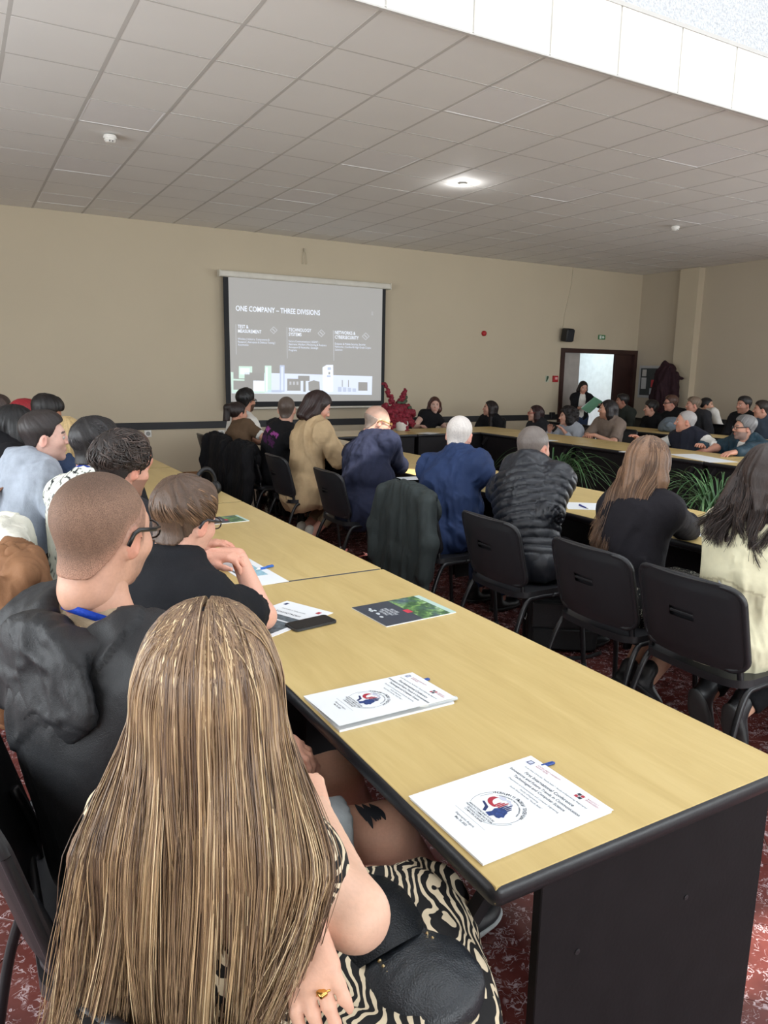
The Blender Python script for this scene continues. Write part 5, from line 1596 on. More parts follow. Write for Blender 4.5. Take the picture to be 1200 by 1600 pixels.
# tattoo: dark leaf shapes lying on the skin of the right thigh
kn, hp = BZ['kR'], BZ['P0'] + V3(.088 * 1.04, 0, 0); axd = unit(kn - hp); up_ = unit(V3(0, 0, 1) - axd * axd[2]); sd = np.cross(axd, up_)
tm = MB(); r_ = np.random.RandomState(4)
for i in range(9):
    u = .845 + .011 * i; r0 = (.0902 - .03 * u) * 1.04 + .0028; a0 = .15 + .12 * (i % 3) - .35; ln_ = .5 + .3 * r_.rand(); w_ = .007
    c_ = hp + (kn - hp) * u
    pts = []
    for k in range(7):
        a = a0 + ln_ * k / 6; e_ = w_ * math.sin(PI * (k + .3) / 6.6)
        o_ = up_ * math.cos(a) + sd * math.sin(a); pts.append((c_ + o_ * (r0 + .001) + axd * (e_ + .012 * k / 6), c_ + o_ * (r0 + .001) + axd * (-e_ + .012 * k / 6)))
    for k in range(6): tm._add([pts[k][0], pts[k + 1][0], pts[k + 1][1], pts[k][1]], [(0, 1, 2, 3)])
tm.build('tattoo', plain('tattoo_ink', (38, 40, 46), .6), BZ['root'])

# ---- boy resting his chin on his hands
seat_chair(.38, 2.12, 90, CH + 'under the brown-haired boy')
BY = person('brown-haired boy with glasses resting his chin on his folded hands', atD((289, 816), 2.25), (.42, 2.10), 75, 58, -10, 4, s=.96, det=.62, saz=62, slouch=.06,
            wr=onZ((372, 868), .955) + V3(0, 0, 0), wl=onZ((325, 872), .95), pr=(.55, .35, -.8), pl=(-.2, .45, -.8), hr=(-.75, .5, .05), hl=(.6, -.5, .1), cr=.55, cl=.6, dr=(.3, .3, 1), dl=(-.3, .2, 1),
            top=dict(mat=fabric('black_pique', (25, 26, 30), .8), t=.018, sleeve=.86, ta=.022, amp=.008, fs=8, name='polo_shirt', collar=True, h=.009), legs=dict(mat=F_BLACK),
            hair=dict(style='short_full', rgb=(84, 64, 50), vol=.75, seed=6, h=.005), skin=(222, 170, 148), glasses=(48, 46, 50))
scalp_strands(BY['root'], BY['Rh'], BY['Hd'], .96, (112, 86, 66), 1500, 3, rx=(.088, .112, .100), rad=.0019, swirl=.7, length=(.55, 1.1), var=.45)

# ---- curly and balding men, white print shirt, grey hoodie
CV = person('man with tousled dark wavy hair beyond the shaved-head man', atD((192, 735), 2.95), (.46, 2.92), 78, 62, -6, s=1.0, det=.75, saz=66,
            wr=(.85, 2.85, .8), wl=(.85, 3.1, .8), top=dict(mat=F_DGREY, t=.02, name='shirt'), legs=dict(mat=F_BLACK), beard=.55,
            hair=dict(style='short_full', rgb=(40, 33, 31), vol=1.35, seed=8, h=.006), skin=(214, 160, 138))
scalp_strands(CV['root'], CV['Rh'], CV['Hd'], 1.0, (58, 48, 44), 1100, 5, rx=(.098, .122, .112), rad=.0026, wave=.16, length=(.4, .8), lift=.22, var=.6)
seat_chair(.42, 2.95, 90, CH + 'with a tan jacket, under the man with wavy hair')
PB = person('man with thinning hair just behind the wavy-haired man', atD((208, 712), 3.75), (.55, 3.95), 78, 55, -8, s=1.0, det=.9,
            top=dict(mat=F_BLACK, t=.02, name='shirt'), legs=dict(mat=F_BLACK), hair=dict(style='crew', rgb=(78, 58, 50), shade=.45), skin=(208, 150, 130))


def doodles(V, N, o):
    c = np.tile(lin((222, 224, 214)), (len(V), 1))
    n = vnoise(V * 38); m2 = vnoise(V * 11 + 4)
    c[(np.abs(n) < .12) & (m2 > .05)] = lin((44, 46, 48)); c[(np.abs(vnoise(V * 60 + 3)) < .13) & (m2 < -.25)] = lin((96, 98, 96)); return c


SH = person('man in a white shirt with black doodle print and blue lanyard', atD((150, 702), 3.45), (.44, 3.48), 80, 60, -4, s=1.02, det=.62, saz=60,
            wr=(.85, 3.4, .8), wl=(.85, 3.65, .8), top=dict(mat=M_PRINT, t=.026, amp=.010, fs=8, name='shirt', col=doodles, h=.007), legs=dict(mat=F_BLACK),
            hair=dict(style='short_full', rgb=(30, 27, 28), vol=.65, seed=3, h=.006), skin=(206, 152, 130), lanyard=(34, 58, 150))
scalp_strands(SH['root'], SH['Rh'], SH['Hd'], 1.02, (46, 42, 44), 900, 9, rx=(.087, .108, .098), rad=.0024, swirl=.8, var=.5)
seat_chair(.42, 3.50, 90, CH + 'with a white coat, under the man in the doodle-print shirt')
HO = person('young man in a heather grey hoodie, face in profile', atD((70, 686), 3.85), (.24, 4.12), 88, 95, 2, s=1.02, det=.6, saz=84, wide=1.05,
            wr=(.68, 4.0, .70), wl=(.8, 4.3, .8), top=dict(mat=F_HOOD, t=.030, amp=.013, fs=7, name='hoodie', hood=.042, h=.008), legs=dict(mat=F_BLACK),
            hair=dict(style='short', rgb=(44, 37, 36), vol=.9, seed=5, h=.005), skin=(226, 184, 168), head_kw=dict(nose=.004))
seat_chair(.14, 4.10, 90, CH + 'under the young man in the grey hoodie')
# bag strap across the hoodie's back
loc_ = HO['loc']; g = MB()
pp = [HO['Nk'] + HO['xs'] * .10 + V3(0, -.115, -.02), HO['B'](.78) + V3(.10, -.165, 0), HO['B'](.5) + V3(0.02, -.172, 0), HO['B'](.2) + V3(-.1, -.165, 0)]
g.tube(smooth_path(pp, 6), .016, 8, flat=.3); g.build('bag_strap', plain('brown_leather', (112, 74, 52), .5), HO['root'], True)

person('blonde woman in a denim jacket, back turned, far left', atD((106, 684), 4.75), (.42, 5.2), 70, 40, 0, sex='f', s=.95, det=.9,
       top=dict(mat=F_JEAN, t=.024, amp=.008, name='jacket'), legs=dict(mat=F_BLACK), hair=dict(style='long', rgb=(206, 178, 128), vol=1.2, extra=dict(len=.16)), skin=(220, 172, 150))
person('man with very dark hair leaning forward at the far left', atD((72, 648), 5.5), (.38, 6.05), 80, 95, -24, s=1.0, det=1.0,
       top=dict(mat=F_BLACK, t=.02, name='shirt'), legs=dict(mat=F_BLACK), hair=dict(style='short_full', rgb=(26, 21, 21), vol=.9), skin=(180, 122, 96))
person('person in a black puffy coat with its hood up, far left', atD((27, 672), 4.4), (.0, 4.75), 88, 80, -4, s=1.0, det=.8, wide=1.1,
       top=dict(mat=F_BLACK, t=.045, amp=.010, name='coat', hood=.06), legs=dict(mat=F_BLACK), hair=dict(style='bob', rgb=(20, 19, 21), vol=1.6), skin=(190, 140, 118))
person('person in a red cap at the far left, mostly hidden', atD((40, 652), 6.0), (.15, 6.6), 88, 70, 0, s=1.0, det=1.2,
       top=dict(mat=F_NAVY, t=.02, name='shirt'), legs=dict(mat=F_BLACK), hair=dict(style='short', rgb=(160, 40, 50), vol=1.4), skin=(196, 146, 124))
person('person in a pale yellow top at the very left edge', atD((-6, 650), 4.9), (-.25, 5.4), 88, 80, 0, s=1.0, det=1.1, sex='f',
       top=dict(mat=fabric('pale_yellow', (206, 196, 140)), t=.02, name='top', sleeve=.7), legs=dict(mat=F_BLACK), hair=dict(style='short', rgb=(60, 44, 38)), skin=(204, 140, 124),
       wr=(.2, 5.1, .75), wl=(.2, 5.5, .75))

# ---- the long-haired blonde woman nearest the viewer
def zebra():
    t = NT('zebra_print'); v = t.coord('Object')
    w = t.n('TexNoise'); w.inputs['Scale'].default_value = 10; w.inputs['Detail'].default_value = 1.5; t.l(v, w.inputs['Vector'])
    mv = t.n('VectorMath', operation='MULTIPLY_ADD'); mv.inputs[1].default_value = (.11, .11, .11); t.l(w.outputs[1], mv.inputs[0]); t.l(v, mv.inputs[2])
    wv = t.n('TexWave', wave_type='BANDS', bands_direction='DIAGONAL'); wv.inputs['Scale'].default_value = 25; wv.inputs['Distortion'].default_value = 2.2; wv.inputs['Detail'].default_value = 1.0; wv.inputs['Detail Scale'].default_value = 1.2
    t.l(mv.outputs[0], wv.inputs['Vector'])
    c = t.ramp(wv.outputs['Fac'], [(.60, srgb(24, 23, 24)), (.66, srgb(206, 190, 162))])
    t.set(c, .75, .25); t.bump(t.noise(v, 26, 4), .3, .006)
    return t.m


M_ZEBRA = zebra()
seat_chair(.40, .82, 60, CH + 'nearest the viewer, under the long-haired blonde woman')
BH = atD((327, 1092), .97)
print('blonde head', BH)
BL = person('woman with very long blonde streaked hair in a zebra-print dress', BH, (.27, .88), 78, 23, -2, 0, sex='f', s=.94, det=.55, saz=50, wide=.9, hip_z=.535,
            er=atD((556, 1430), .93), wr=(.44, 1.02, .90), el=(.38, 1.02, .84), wl=atD((462, 1422), .90), hl=V3(*(atD((496, 1560), .855) - atD((462, 1422), .90))), cl=.16, dl=tuple(-CF),
            top=dict(mat=M_ZEBRA, t=.012, sleeve=0, amp=.006, fs=8, name='dress_top', h=.009), legs=dict(mat=M_ZEBRA, name='skirt', skirt=True, fr=1.35, t=.03, amp=.012, h=.010), shoes=(34, 36, 40),
            knees=((.57, .81, .54), (.66, 1.02, .55)), feet=((.60, .66, .09), (.68, .90, .09)), hair=None, skin=(216, 174, 150), bust=.01)
for k in ('shR', 'eR', 'WR', 'kR', 'kL', 'Nk'):
    p = BL[k]; A_ = math.radians(78); wp = V3(.27, .88, 0) + p[0] * V3(math.cos(A_), -math.sin(A_), 0) + p[1] * V3(math.sin(A_), math.cos(A_), 0) + V3(0, 0, p[2]); print('blonde', k, [round(float(q), 1) for q in proj(wp)])


def long_strands(per, s, n, m, seed, xR, xL, yR, L0, cols, rad, spread=62, clump=150, part_x=.004, wave=1.0, zmid=-.16):
    """long hair falling from a parting: paths over the skull, across the shoulders and down the back"""
    Rh, Hd, root = per['Rh'], per['Hd'], per['root']
    r_ = np.random.RandomState(seed)
    psi = np.where(r_.rand(n) < .6, r_.uniform(-128, 128, n), np.clip(r_.randn(n) * spread, -138, 138)); psi = np.radians(psi)
    layer = r_.rand(n); q = r_.rand(n)
    part = np.stack([.004 * np.sign(psi) + part_x - .004, .075 - .155 * q, .123 - .05 * (q - .45) ** 2], 1)
    rx, ry = .090 + .012 * layer, .110 + .012 * layer
    side = np.stack([rx * np.sin(psi), -.014 - ry * np.cos(psi), .0 * psi + .005], 1)
    L = L0 - .03 + .09 * r_.rand(n) + .07 * np.cos(psi) - .09 * np.clip(psi - .4, 0, 1)
    fL = np.clip(np.sin(np.abs(psi) * .62) / math.sin(1.49 * .62), 0, 1.05) * (1 + .06 * r_.randn(n)); sg = np.sign(psi)
    xm = np.where(sg > 0, xR[0], -xL[0]) * fL; xe = np.where(sg > 0, xR[1], -xL[1]) * fL
    ym = -.128 - .025 * np.cos(psi) - np.where(sg > 0, yR, 0) * fL; ye = -.140 - .03 * np.cos(psi) - np.where(sg > 0, yR * .85, 0) * fL + .02 * r_.randn(n)
    mid_ = np.stack([xm, ym, np.full(n, zmid)], 1)
    end = np.stack([xe, ye, -L], 1)
    t = np.linspace(0, 1, m); P = np.zeros((n, m, 3)); th = .36
    for k, tt in enumerate(t):
        if tt < th:
            u = tt / th; a = u * PI / 2
            hor = np.sin(a) ** .85; ver = np.cos(a) ** .9
            P[:, k, :2] = part[:, :2] * (1 - hor) + side[:, :2] * hor
            P[:, k, 2] = side[:, 2] + (part[:, 2] - side[:, 2] + .006 * layer) * ver
        else:
            u = (tt - th) / (1 - th)
            if u < .42: w_ = u / .42; e = w_ * w_ * (3 - 2 * w_); A0, A1 = side, mid_
            else: w_ = (u - .42) / .58; e = w_ ** 1.2; A0, A1 = mid_, end
            P[:, k, :2] = A0[:, :2] * (1 - e) + A1[:, :2] * e; P[:, k, 2] = A0[:, 2] * (1 - w_) + A1[:, 2] * w_
    c = np.array([0, -.014, .044]); rad_ = np.array([.080, .102, .088])
    d = (P - c) / rad_; l = np.linalg.norm(d, axis=2, keepdims=True); k_ = np.where(P[..., 2:3] > -.03, np.maximum(l, 1.07 + .09 * layer[:, None, None]) / l, 1); P = c + d * k_ * rad_
    cl = np.round(psi * 9 + .35 * r_.randn(n)); ph = vnoise(np.stack([cl * 1.7, q * 0 + 3, q * 0], 1))
    u = np.clip((t[None, :] - .3) / .7, 0, 1)
    w1 = np.sin(u * 6 + ph[:, None] * 6); w2 = np.sin(u * 8.5 + ph[:, None] * 11 + 2)
    P[..., 0] += wave * u * (.010 * w1 + .006 * w2 + .030 * (ph[:, None]) * u); P[..., 1] += wave * u * (.012 * w2 - .008 * w1)
    P[..., 0] += (u ** 3) * (-.035 * np.clip(-np.sin(psi), 0, 1)[:, None] * (.5 + r_.rand(n)[:, None]))
    lead = r_.choice(n, clump, replace=False); key = np.stack([psi * 1.0, layer * .35], 1)
    own = np.argmin(((key[:, None, :] - key[lead][None]) ** 2).sum(2), 1); Lp = P[lead][own]
    P = P + (Lp - P) * (.62 * u ** 1.5)[..., None]
    P += (.0045 * u[..., None]) * r_.randn(n, 1, 3)
    fly = r_.rand(n) < .03
    P[fly] += (.012 * r_.randn(fly.sum(), 1, 3)) * t[None, :, None]
    R = (rad + .75 * rad * r_.rand(n))[:, None] * np.clip(t / .10, .15, 1)[None, :] * (np.clip(1.15 - t, .18, 1)[None, :] ** .7)
    dark, mid, lite, pale, rootc = (lin(k) for k in cols)
    st = vnoise(np.stack([psi * 7.5, layer * 1.5, q * 1.2], 1)) + .35 * r_.randn(n)
    col = np.where(st[:, None] > .62, pale, np.where(st[:, None] > .22, lite, np.where(st[:, None] > -.45, mid, dark)))
    col = col * (.85 + .3 * r_.rand(n))[:, None]
    rootm = (np.clip(1 - t / .30, 0, 1)[None, :, None] * .55) * (st[:, None, None] < .6)
    colt = col[:, None, :] * (1 - rootm) + rootc * rootm
    V, Q, cc = strands_mesh(P, R, colt)
    o = link('hair_strands', mesh_np('hair_strands', V @ Rh.T * s + Hd, Q, cc), M_STRAND, root); o['kind'] = 'stuff'


def blonde_hair():
    Rh, Hd, s, root = BL['Rh'], BL['Hd'], .95, BL['root']
    long_strands(BL, s, 6500, 26, 21, (.134, .088), (.130, .138), .035, .40, ((104, 82, 66), (148, 120, 92), (186, 155, 117), (222, 196, 156), (116, 90, 72)), .0008)
    # inner volume under the strands
    S = Shape(); S.ell((0, -.014, .040), (.078, .099, .082), k=.03)
    for a in np.radians(np.linspace(-115, 115, 11)):
        p0 = V3(.074 * math.sin(a), -.014 - .092 * math.cos(a), .0); f_ = math.sin(abs(a) * .62) / math.sin(1.49 * .62); p1 = V3((.080 if a > 0 else -.120) * f_, -.112 - .03 * math.cos(a) - (.03 * f_ if a > 0 else 0), -.36)
        pm = V3((.120 if a > 0 else -.125) * f_, -.100 - .022 * math.cos(a) - (.032 * f_ if a > 0 else 0), -.16)
        S.cone(p0, pm, .018, .014, .03); S.cone(pm, p1, .014, .010, .03)
    S.ell((0, .085, -.02), (.07, .075, .12), k=.02, sub=True)
    V, Q = S.mesh(.006); V = relax(V, Q, 1, .3); N = vnormals(V, Q); cols = np.tile(lin((120, 92, 68)), (len(V), 1))
    V, cols = groove(V, N, 'fall', .005, 10, cols, 2.0)
    link('hair', mesh_np('hair', V @ Rh.T * s + Hd, Q, cols), M_HAIR, root)


blonde_hair()
long_strands(BR, .96, 2600, 22, 5, (.085, .075), (.105, .120), .0, .36, ((84, 62, 48), (112, 84, 64), (138, 106, 80), (160, 126, 96), (92, 68, 54)), .0013, 55, 90, wave=.5)
long_strands(CW, .98, 2000, 22, 8, (.10, .08), (.120, .150), .0, .20, ((36, 27, 25), (50, 38, 34), (66, 52, 46), (84, 66, 56), (40, 30, 28)), .0014, 60, 60, wave=2.2, zmid=-.10)
# ================================================================== printed matter on the tables
TZ = .7503
P_WHITE = plain('coated_white_paper', (236, 240, 244), .45, .4, var=.015); P_INK = plain('grey_ink', (74, 80, 92), .6); P_INKD = plain('dark_ink', (40, 46, 60), .6)
P_RED = plain('crimson_ink', (168, 36, 56), .5); P_BLUE = plain('deep_blue_ink', (30, 58, 120), .5, var=.4, scale=160); P_LILAC = plain('pale_lilac_ink', (196, 200, 216), .6); P_NAVY = plain('navy_ink', (28, 44, 96), .5)


def quad_frame(TL, TR, BL, BR, z=TZ):
    a, b, c, d = (onZ(p, z) for p in (TL, TR, BL, BR))
    ex = unit((b - a) + (d - c)); ey = unit((a - c) + (b - d)); ey = unit(ey - ex * (ex @ ey))
    w = (np.linalg.norm(b - a) + np.linalg.norm(d - c)) / 2; h = (np.linalg.norm(a - c) + np.linalg.norm(b - d)) / 2
    return (a + b + c + d) / 4, math.atan2(ex[1], ex[0]), w, h


def page_text(parent, txt, x, y, size, mat=P_INK, z=.0, align='LEFT', bold=0.0, sx=.9, spacing=1.0):
    o = link('lettering', text_mesh(txt, size, align, bold * size, spacing, sx), mat, parent); o.location = (x, y, z); return o


def flat_poly(parent, pts, mat, z, name='emblem'):
    m = MB(); m._add([(x, y, z) for x, y in pts], [tuple(range(len(pts)))]); return m.build(name, mat, parent)


def arc_pts(cx, cy, r0, r1, a0, a1, n=18):
    A = np.radians(np.linspace(a0, a1, n)); return [(cx + r1 * math.cos(a), cy + r1 * math.sin(a)) for a in A] + [(cx + r0 * math.cos(a), cy + r0 * math.sin(a)) for a in A[::-1]]


def booklet(quad, label, lift=0.0, pens=()):
    c, rz, w, h = quad_frame(*quad)
    t = empty('conference_booklet', (c[0], c[1], TZ), rz, label, 'booklet', 'conference booklets on the near table')
    W_, H_ = w, h
    sh = MB(); sh.b2((-W_ / 2 + .003, -H_ / 2 + .002, .0002), (W_ / 2 - .002, H_ / 2 - .003, .0056)); sh.build('inner_sheets', P_WHITE, t)
    # cover hinged along its left (spine) edge, slightly open
    cv = empty('cover', (-W_ / 2, 0, .0060)); cv.parent = t; cv.rotation_euler = (0, -lift, 0)
    n = 10; mb = MB(); V = []
    for k in range(n + 1):
        x = W_ * k / n; zc = 0.0
        for y in (-H_ / 2, H_ / 2): V += [(x, y, zc), (x, y, zc + .0006)]
    F = []
    for k in range(n):
        a, b = 4 * k, 4 * k + 4
        F += [(a + 1, b + 1, b + 3, a + 3), (a, a + 2, b + 2, b), (a, b, b + 1, a + 1), (a + 2, a + 3, b + 3, b + 2)]
    F += [(0, 1, 3, 2), (4 * n, 4 * n + 2, 4 * n + 3, 4 * n + 1)]
    mb._add(V, F)
    me = mb.mesh('cover_sheet'); me.materials.append(P_WHITE)
    bpy.data.objects.remove(cv)
    me.transform(Matrix.Translation((-W_ / 2, 0, .0060)) @ Matrix.Rotation(-lift, 4, 'Y'))
    o = link('cover', me, None, t)
    pr = empty('print', (0, 0, 0)); bpy.data.objects.remove(pr)
    z = .0060 + .0006 + .0003
    items = []
    def T_(*a, **k): q = page_text(o, *a, **k); items.append(q); return q
    def F_(*a, **k): q = flat_poly(o, *a, **k); items.append(q); return q
    s = W_ / .222
    # letterhead
    F_([(-.098 * s, .128), (-.082 * s, .128), (-.082 * s, .138), (-.090 * s, .146), (-.098 * s, .138)], P_LILAC, z); F_([(-.096 * s, .130), (-.084 * s, .130), (-.084 * s, .144), (-.096 * s, .144)], P_NAVY, z + .0001)
    F_([(-.094 * s, .132), (-.086 * s, .132), (-.086 * s, .142), (-.094 * s, .142)], P_LILAC, z + .0002)
    T_('SOUTH-WEST UNIVERSITY\nNEOFIT RILSKI', -.074 * s, .140, .0062, P_RED, z)
    for a, b in ((0, 0), (1, 0), (0, 1), (1, 1)): F_([(.040 * s + a * .009, .126 + b * .009), (.0475 * s + a * .009, .126 + b * .009), (.0475 * s + a * .009, .1335 + b * .009), (.040 * s + a * .009, .1335 + b * .009)], P_RED if (a + b) % 2 == 0 else P_INKD, z)
    T_('ФАКУЛТЕТ\nИНЖЕНЕРЕН', .062 * s, .139, .0058, P_RED, z)
    T_('South-West University "Neofit Rilski" - Faculty of Engineering, Blagoevgrad', 0, .1135, .0064, P_INK, z, 'CENTER')
    T_('First International Conference', 0, .096, .0125, P_INKD, z, 'CENTER', .012)
    T_('Innovations and Future Trends in Communication', 0, .0825, .0108, P_INKD, z, 'CENTER', .012)
    T_('Technologies and Computer Science', 0, .0695, .0108, P_INKD, z, 'CENTER', .012)
    T_('Department of Communication and Computer Engineering', 0, .056, .0066, P_INK, z, 'CENTER')
    T_('Faculty of Engineering', 0, .0465, .0066, P_INK, z, 'CENTER'); T_('South-West University "Neofit Rilski"', 0, .0375, .0066, P_INK, z, 'CENTER')
    # round emblem
    cx, cy, r = 0, -.032, .052
    for a0, a1, r_ in ((150, 215, r), (-60, 20, r), (-75, -10, r + .004), (150, 185, r - .006)): F_(arc_pts(cx, cy, r_ - .0006, r_ + .0002, a0, a1), P_INK, z)
    word = 'ИНОВАЦИИ И БЪДЕЩИ ТЕНДЕНЦИИ'
    for k, ch in enumerate(word):
        if ch == ' ': continue
        a = math.radians(146 - k * (128 / (len(word) - 1)))
        q = T_(ch, cx + (r - .003) * math.cos(a), cy + (r - .003) * math.sin(a), .0092, P_INKD, z, 'CENTER', .01); q.rotation_euler = (0, 0, a - PI / 2)
    word = 'в комуникационните технологии и компютърните науки'
    for k, ch in enumerate(word):
        if ch == ' ': continue
        a = math.radians(140 - k * (122 / (len(word) - 1)))
        q = T_(ch, cx + (r - .011) * math.cos(a), cy + (r - .011) * math.sin(a), .0052, P_INK, z, 'CENTER'); q.rotation_euler = (0, 0, a - PI / 2)
    # drawing: red crescent, city bars, blue head in profile, orbit ovals
    A = np.radians(np.linspace(150, 300, 14))
    F_([(cx - .014 + .020 * math.cos(a), cy + .012 + .017 * math.sin(a)) for a in A] + [(cx - .010 + .015 * math.cos(a), cy + .017 + .015 * math.sin(a)) for a in A[::-1]], P_RED, z)
    for k, (hh, m_) in enumerate(((.010, P_RED), (.015, P_RED), (.020, P_RED), (.014, P_NAVY), (.022, P_NAVY), (.016, P_NAVY), (.012, P_NAVY))):
        x0 = cx - .010 + k * .0046; F_([(x0, cy + .002), (x0 + .0034, cy + .002), (x0 + .0034, cy + .006 + hh), (x0 + .0017, cy + .009 + hh), (x0, cy + .005 + hh)], m_, z + .0001)
    hp = [(.000, -.026), (.004, -.014), (.0, -.004), (.004, .008), (.014, .012), (.024, .008), (.028, -.002), (.0325, -.008), (.0285, -.011), (.029, -.017), (.024, -.020), (.016, -.019), (.014, -.028)]
    F_([(cx + x, cy + y - .002) for x, y in hp], P_BLUE, z + .0002)
    F_([(cx - .030, cy - .006), (cx - .010, cy - .012), (cx - .002, cy - .026), (cx - .008, cy - .028), (cx - .016, cy - .016), (cx - .032, cy - .010)], P_NAVY, z)
    for ox, oy, q in ((-.018, .030, .006), (-.004, .033, .004), (.006, .030, .003)): F_([(cx + ox + q * 1.5 * math.cos(a), cy + oy + q * math.sin(a)) for a in np.linspace(0, 2 * PI, 14)[:-1]], P_LILAC, z)
    for k, ln in enumerate(('INNOVATIONS AND FUTURE', 'TRENDS IN COMMUNICATION', 'TECHNOLOGIES AND', 'COMPUTER SCIENCE')): T_(ln, cx - .004, cy - .036 - .0065 * k, .0062, P_INKD, z, 'CENTER', .01)
    F_([(cx - .045, cy - .0640), (cx + .045, cy - .0640), (cx + .045, cy - .0645), (cx - .045, cy - .0645)], P_INK, z)
    T_('Blagoevgrad, Bulgaria', 0, -.110, .0072, P_INK, z, 'CENTER'); T_('May 30, 2025', 0, -.119, .0072, P_INKD, z, 'CENTER', .01)
    if lift:
        for q in items:
            M = Matrix.Translation((-W_ / 2, 0, .0060)) @ Matrix.Rotation(-lift, 4, 'Y') @ Matrix.Translation((W_ / 2, 0, -.0060))
            l_ = q.location.copy(); q.location = M @ l_; q.rotation_euler = (0, -lift, q.rotation_euler.z)
    return t, c, rz, w, h


def pen(px0, px1, rgb, label, z=TZ + .006, rad=.0045):
    a, b = onZ(px0, z), onZ(px1, z); L = np.linalg.norm(b - a); t = empty('pen', a, math.atan2(b[1] - a[1], b[0] - a[0]), label, 'pen')
    m_ = plain('pen_%d_%d_%d' % rgb, rgb, .3)
    MB().tube([(0, 0, 0), (L * .78, 0, 0)], rad, 10).build('barrel', m_, t, math.radians(50)); MB().tube([(L * .78, 0, 0), (L * .93, 0, 0), (L, 0, 0)], [rad, rad * .7, .001], 10).build('tip', M_WHITEPL, t, math.radians(50))
    MB().b2((.004, -.0015, rad), (.035, .0015, rad + .002)).build('clip', m_, t)


booklet(((829, 1183), (958, 1272), (638, 1251), (755, 1353)), 'white conference booklet with a round emblem, nearest the table corner')
booklet(((645, 1056), (711, 1098), (474, 1089), (530, 1148)), 'white conference booklet with its cover lifting, second from the corner', .055)
pen((866, 1192), (800, 1212), (36, 72, 150), 'blue pen tucked into the nearest booklet', TZ + .003, .0028); pen((671, 1061), (630, 1072), (36, 72, 150), 'blue pen tucked into the second booklet', TZ + .003, .0028)
pen((714, 1091), (655, 1104), (198, 202, 204), 'silver pen under the second booklet cover', TZ + .007)


def brochure(quad, label):
    c, rz, w, h = quad_frame(*quad)
    t = empty('brochure', (c[0], c[1], TZ), rz, label, 'brochure', 'dark brochures with a leafy picture')
    MB().b2((-w / 2, -h / 2, .0002), (w / 2, h / 2, .0035)).build('pages', P_WHITE, t)
    MB().b2((-w / 2, -h / 2, .0035), (w / 2, h * .02, .0043)).build('cover', plain('slate_print', (54, 62, 76), .35), t)
    m = NT('leafy_picture'); v = m.coord('Object'); n1 = m.noise(v, 28, 4, .6, .8); n2 = m.noise(v, 11, 3, .5)
    g = m.ramp(n1, [(.3, srgb(30, 52, 44)), (.48, srgb(58, 104, 62)), (.6, srgb(128, 170, 92)), (.75, srgb(206, 226, 210))])
    m.set(m.mix(m.ramp(n2, [(.5, (0, 0, 0)), (.7, (1, 1, 1))]), g, srgb(70, 92, 116)), .3)
    MB().b2((-w / 2, h * .02, .0035), (w / 2, h * .42, .0043)).build('picture', m.m, t)
    MB().b2((-w / 2, h * .42, .0035), (w / 2, h / 2, .0043)).build('pale_band', plain('pale_mint_print', (188, 214, 206), .35), t)
    MB().b2((.004 * 0 + w * .02, -h * .03, .0043), (w * .17, h * .05, .0047)).build('logo', plain('logo_red', (206, 56, 78), .4), t)
    pw = plain('pale_print', (206, 212, 218), .5)
    for k in range(4): page_text(t, ('SECURE', 'INNOVATIVE', 'NETWORKS', 'TESTING')[k], -w * .02, -h * .14 - .015 * k, .015, pw, .0046, 'CENTER', .02)
    r_ = random.Random(3)
    for k in range(7):
        x, y, q = r_.uniform(-.3, .2) * w, -h * .38 + r_.uniform(-.05, .06) * h, r_.uniform(.004, .008)
        flat_poly(t, [(x + q * 1.4 * math.cos(a), y + q * math.sin(a)) for a in np.linspace(0, 2 * PI, 10)[:-1]], pw, .0046, 'emblem')


brochure(((653, 932), (713, 957), (551, 950.5), (603, 981)), 'dark brochure with a green leafy picture in the middle of the near table')
brochure(((368, 805), (389, 813.5), (316, 812), (331, 821)), 'dark brochure with a green leafy picture beside the boy, on the second table')


def sheet(name, quad, label, z=TZ, rgb=(234, 238, 242), marks=()):
    c, rz, w, h = quad_frame(*quad, z=z)
    t = empty(name, (c[0], c[1], z), rz, label, 'paper')
    MB().b2((-w / 2, -h / 2, .0002), (w / 2, h / 2, .0016)).build('paper', P_WHITE, t)
    for kind, x, y, a, *bm_ in marks:
        b, m_ = bm_[0], bm_[-1]
        if kind == 'box': MB().b2((x * w, y * h, .0016), (a * w, b * h, .0019)).build('picture', m_, t)
        else: page_text(t, kind, x * w, y * h, a, m_, .0019)
    return t


ph = plain('photo_grey', (92, 102, 110), .5, var=.5, scale=60); bl = plain('photo_blue', (150, 190, 206), .5, var=.2, scale=50); gr = plain('photo_green', (96, 112, 84), .5, var=.4, scale=60)
sheet('paper_sheets', ((440, 937.5), (518, 957), (352, 978), (420, 1000)), 'white printed sheets with a photo, under the phone', marks=(('box', -.42, -.40, .0, -.05, gr), ('box', .04, -.40, .40, -.05, ph), ('box', -.42, -.02, .4, .10, ph), ('Компютърни', -.30, .16, .020, P_INKD), ('системи и технологии', -.3, .27, .011, P_INK), ('box', .30, .36, .37, .42, P_RED), ('box', -.42, .38, -.36, .44, P_NAVY)))
sheet('paper_sheets', ((388, 871), (449, 909), (330, 878), (396, 917)), 'white leaflet with a blue picture in front of the boy', marks=(('box', -.35, -.1, .2, .3, bl), ('box', -.42, -.42, .42, -.36, ph)))
pen((427, 884), (400, 890), (40, 96, 180), 'blue pen on the leaflet in front of the boy', TZ + .0065)
pen((430, 960), (406, 975), (206, 208, 206), 'silver pen lying on the sheets beside the phone', TZ + .0065)
c, rz, w, h = quad_frame((497, 962), (522, 972), (451, 978), (472, 992))
t = empty('smartphone', (c[0], c[1], TZ), rz, 'black smartphone lying face up on the near table', 'phone')
w, h = .078, .158
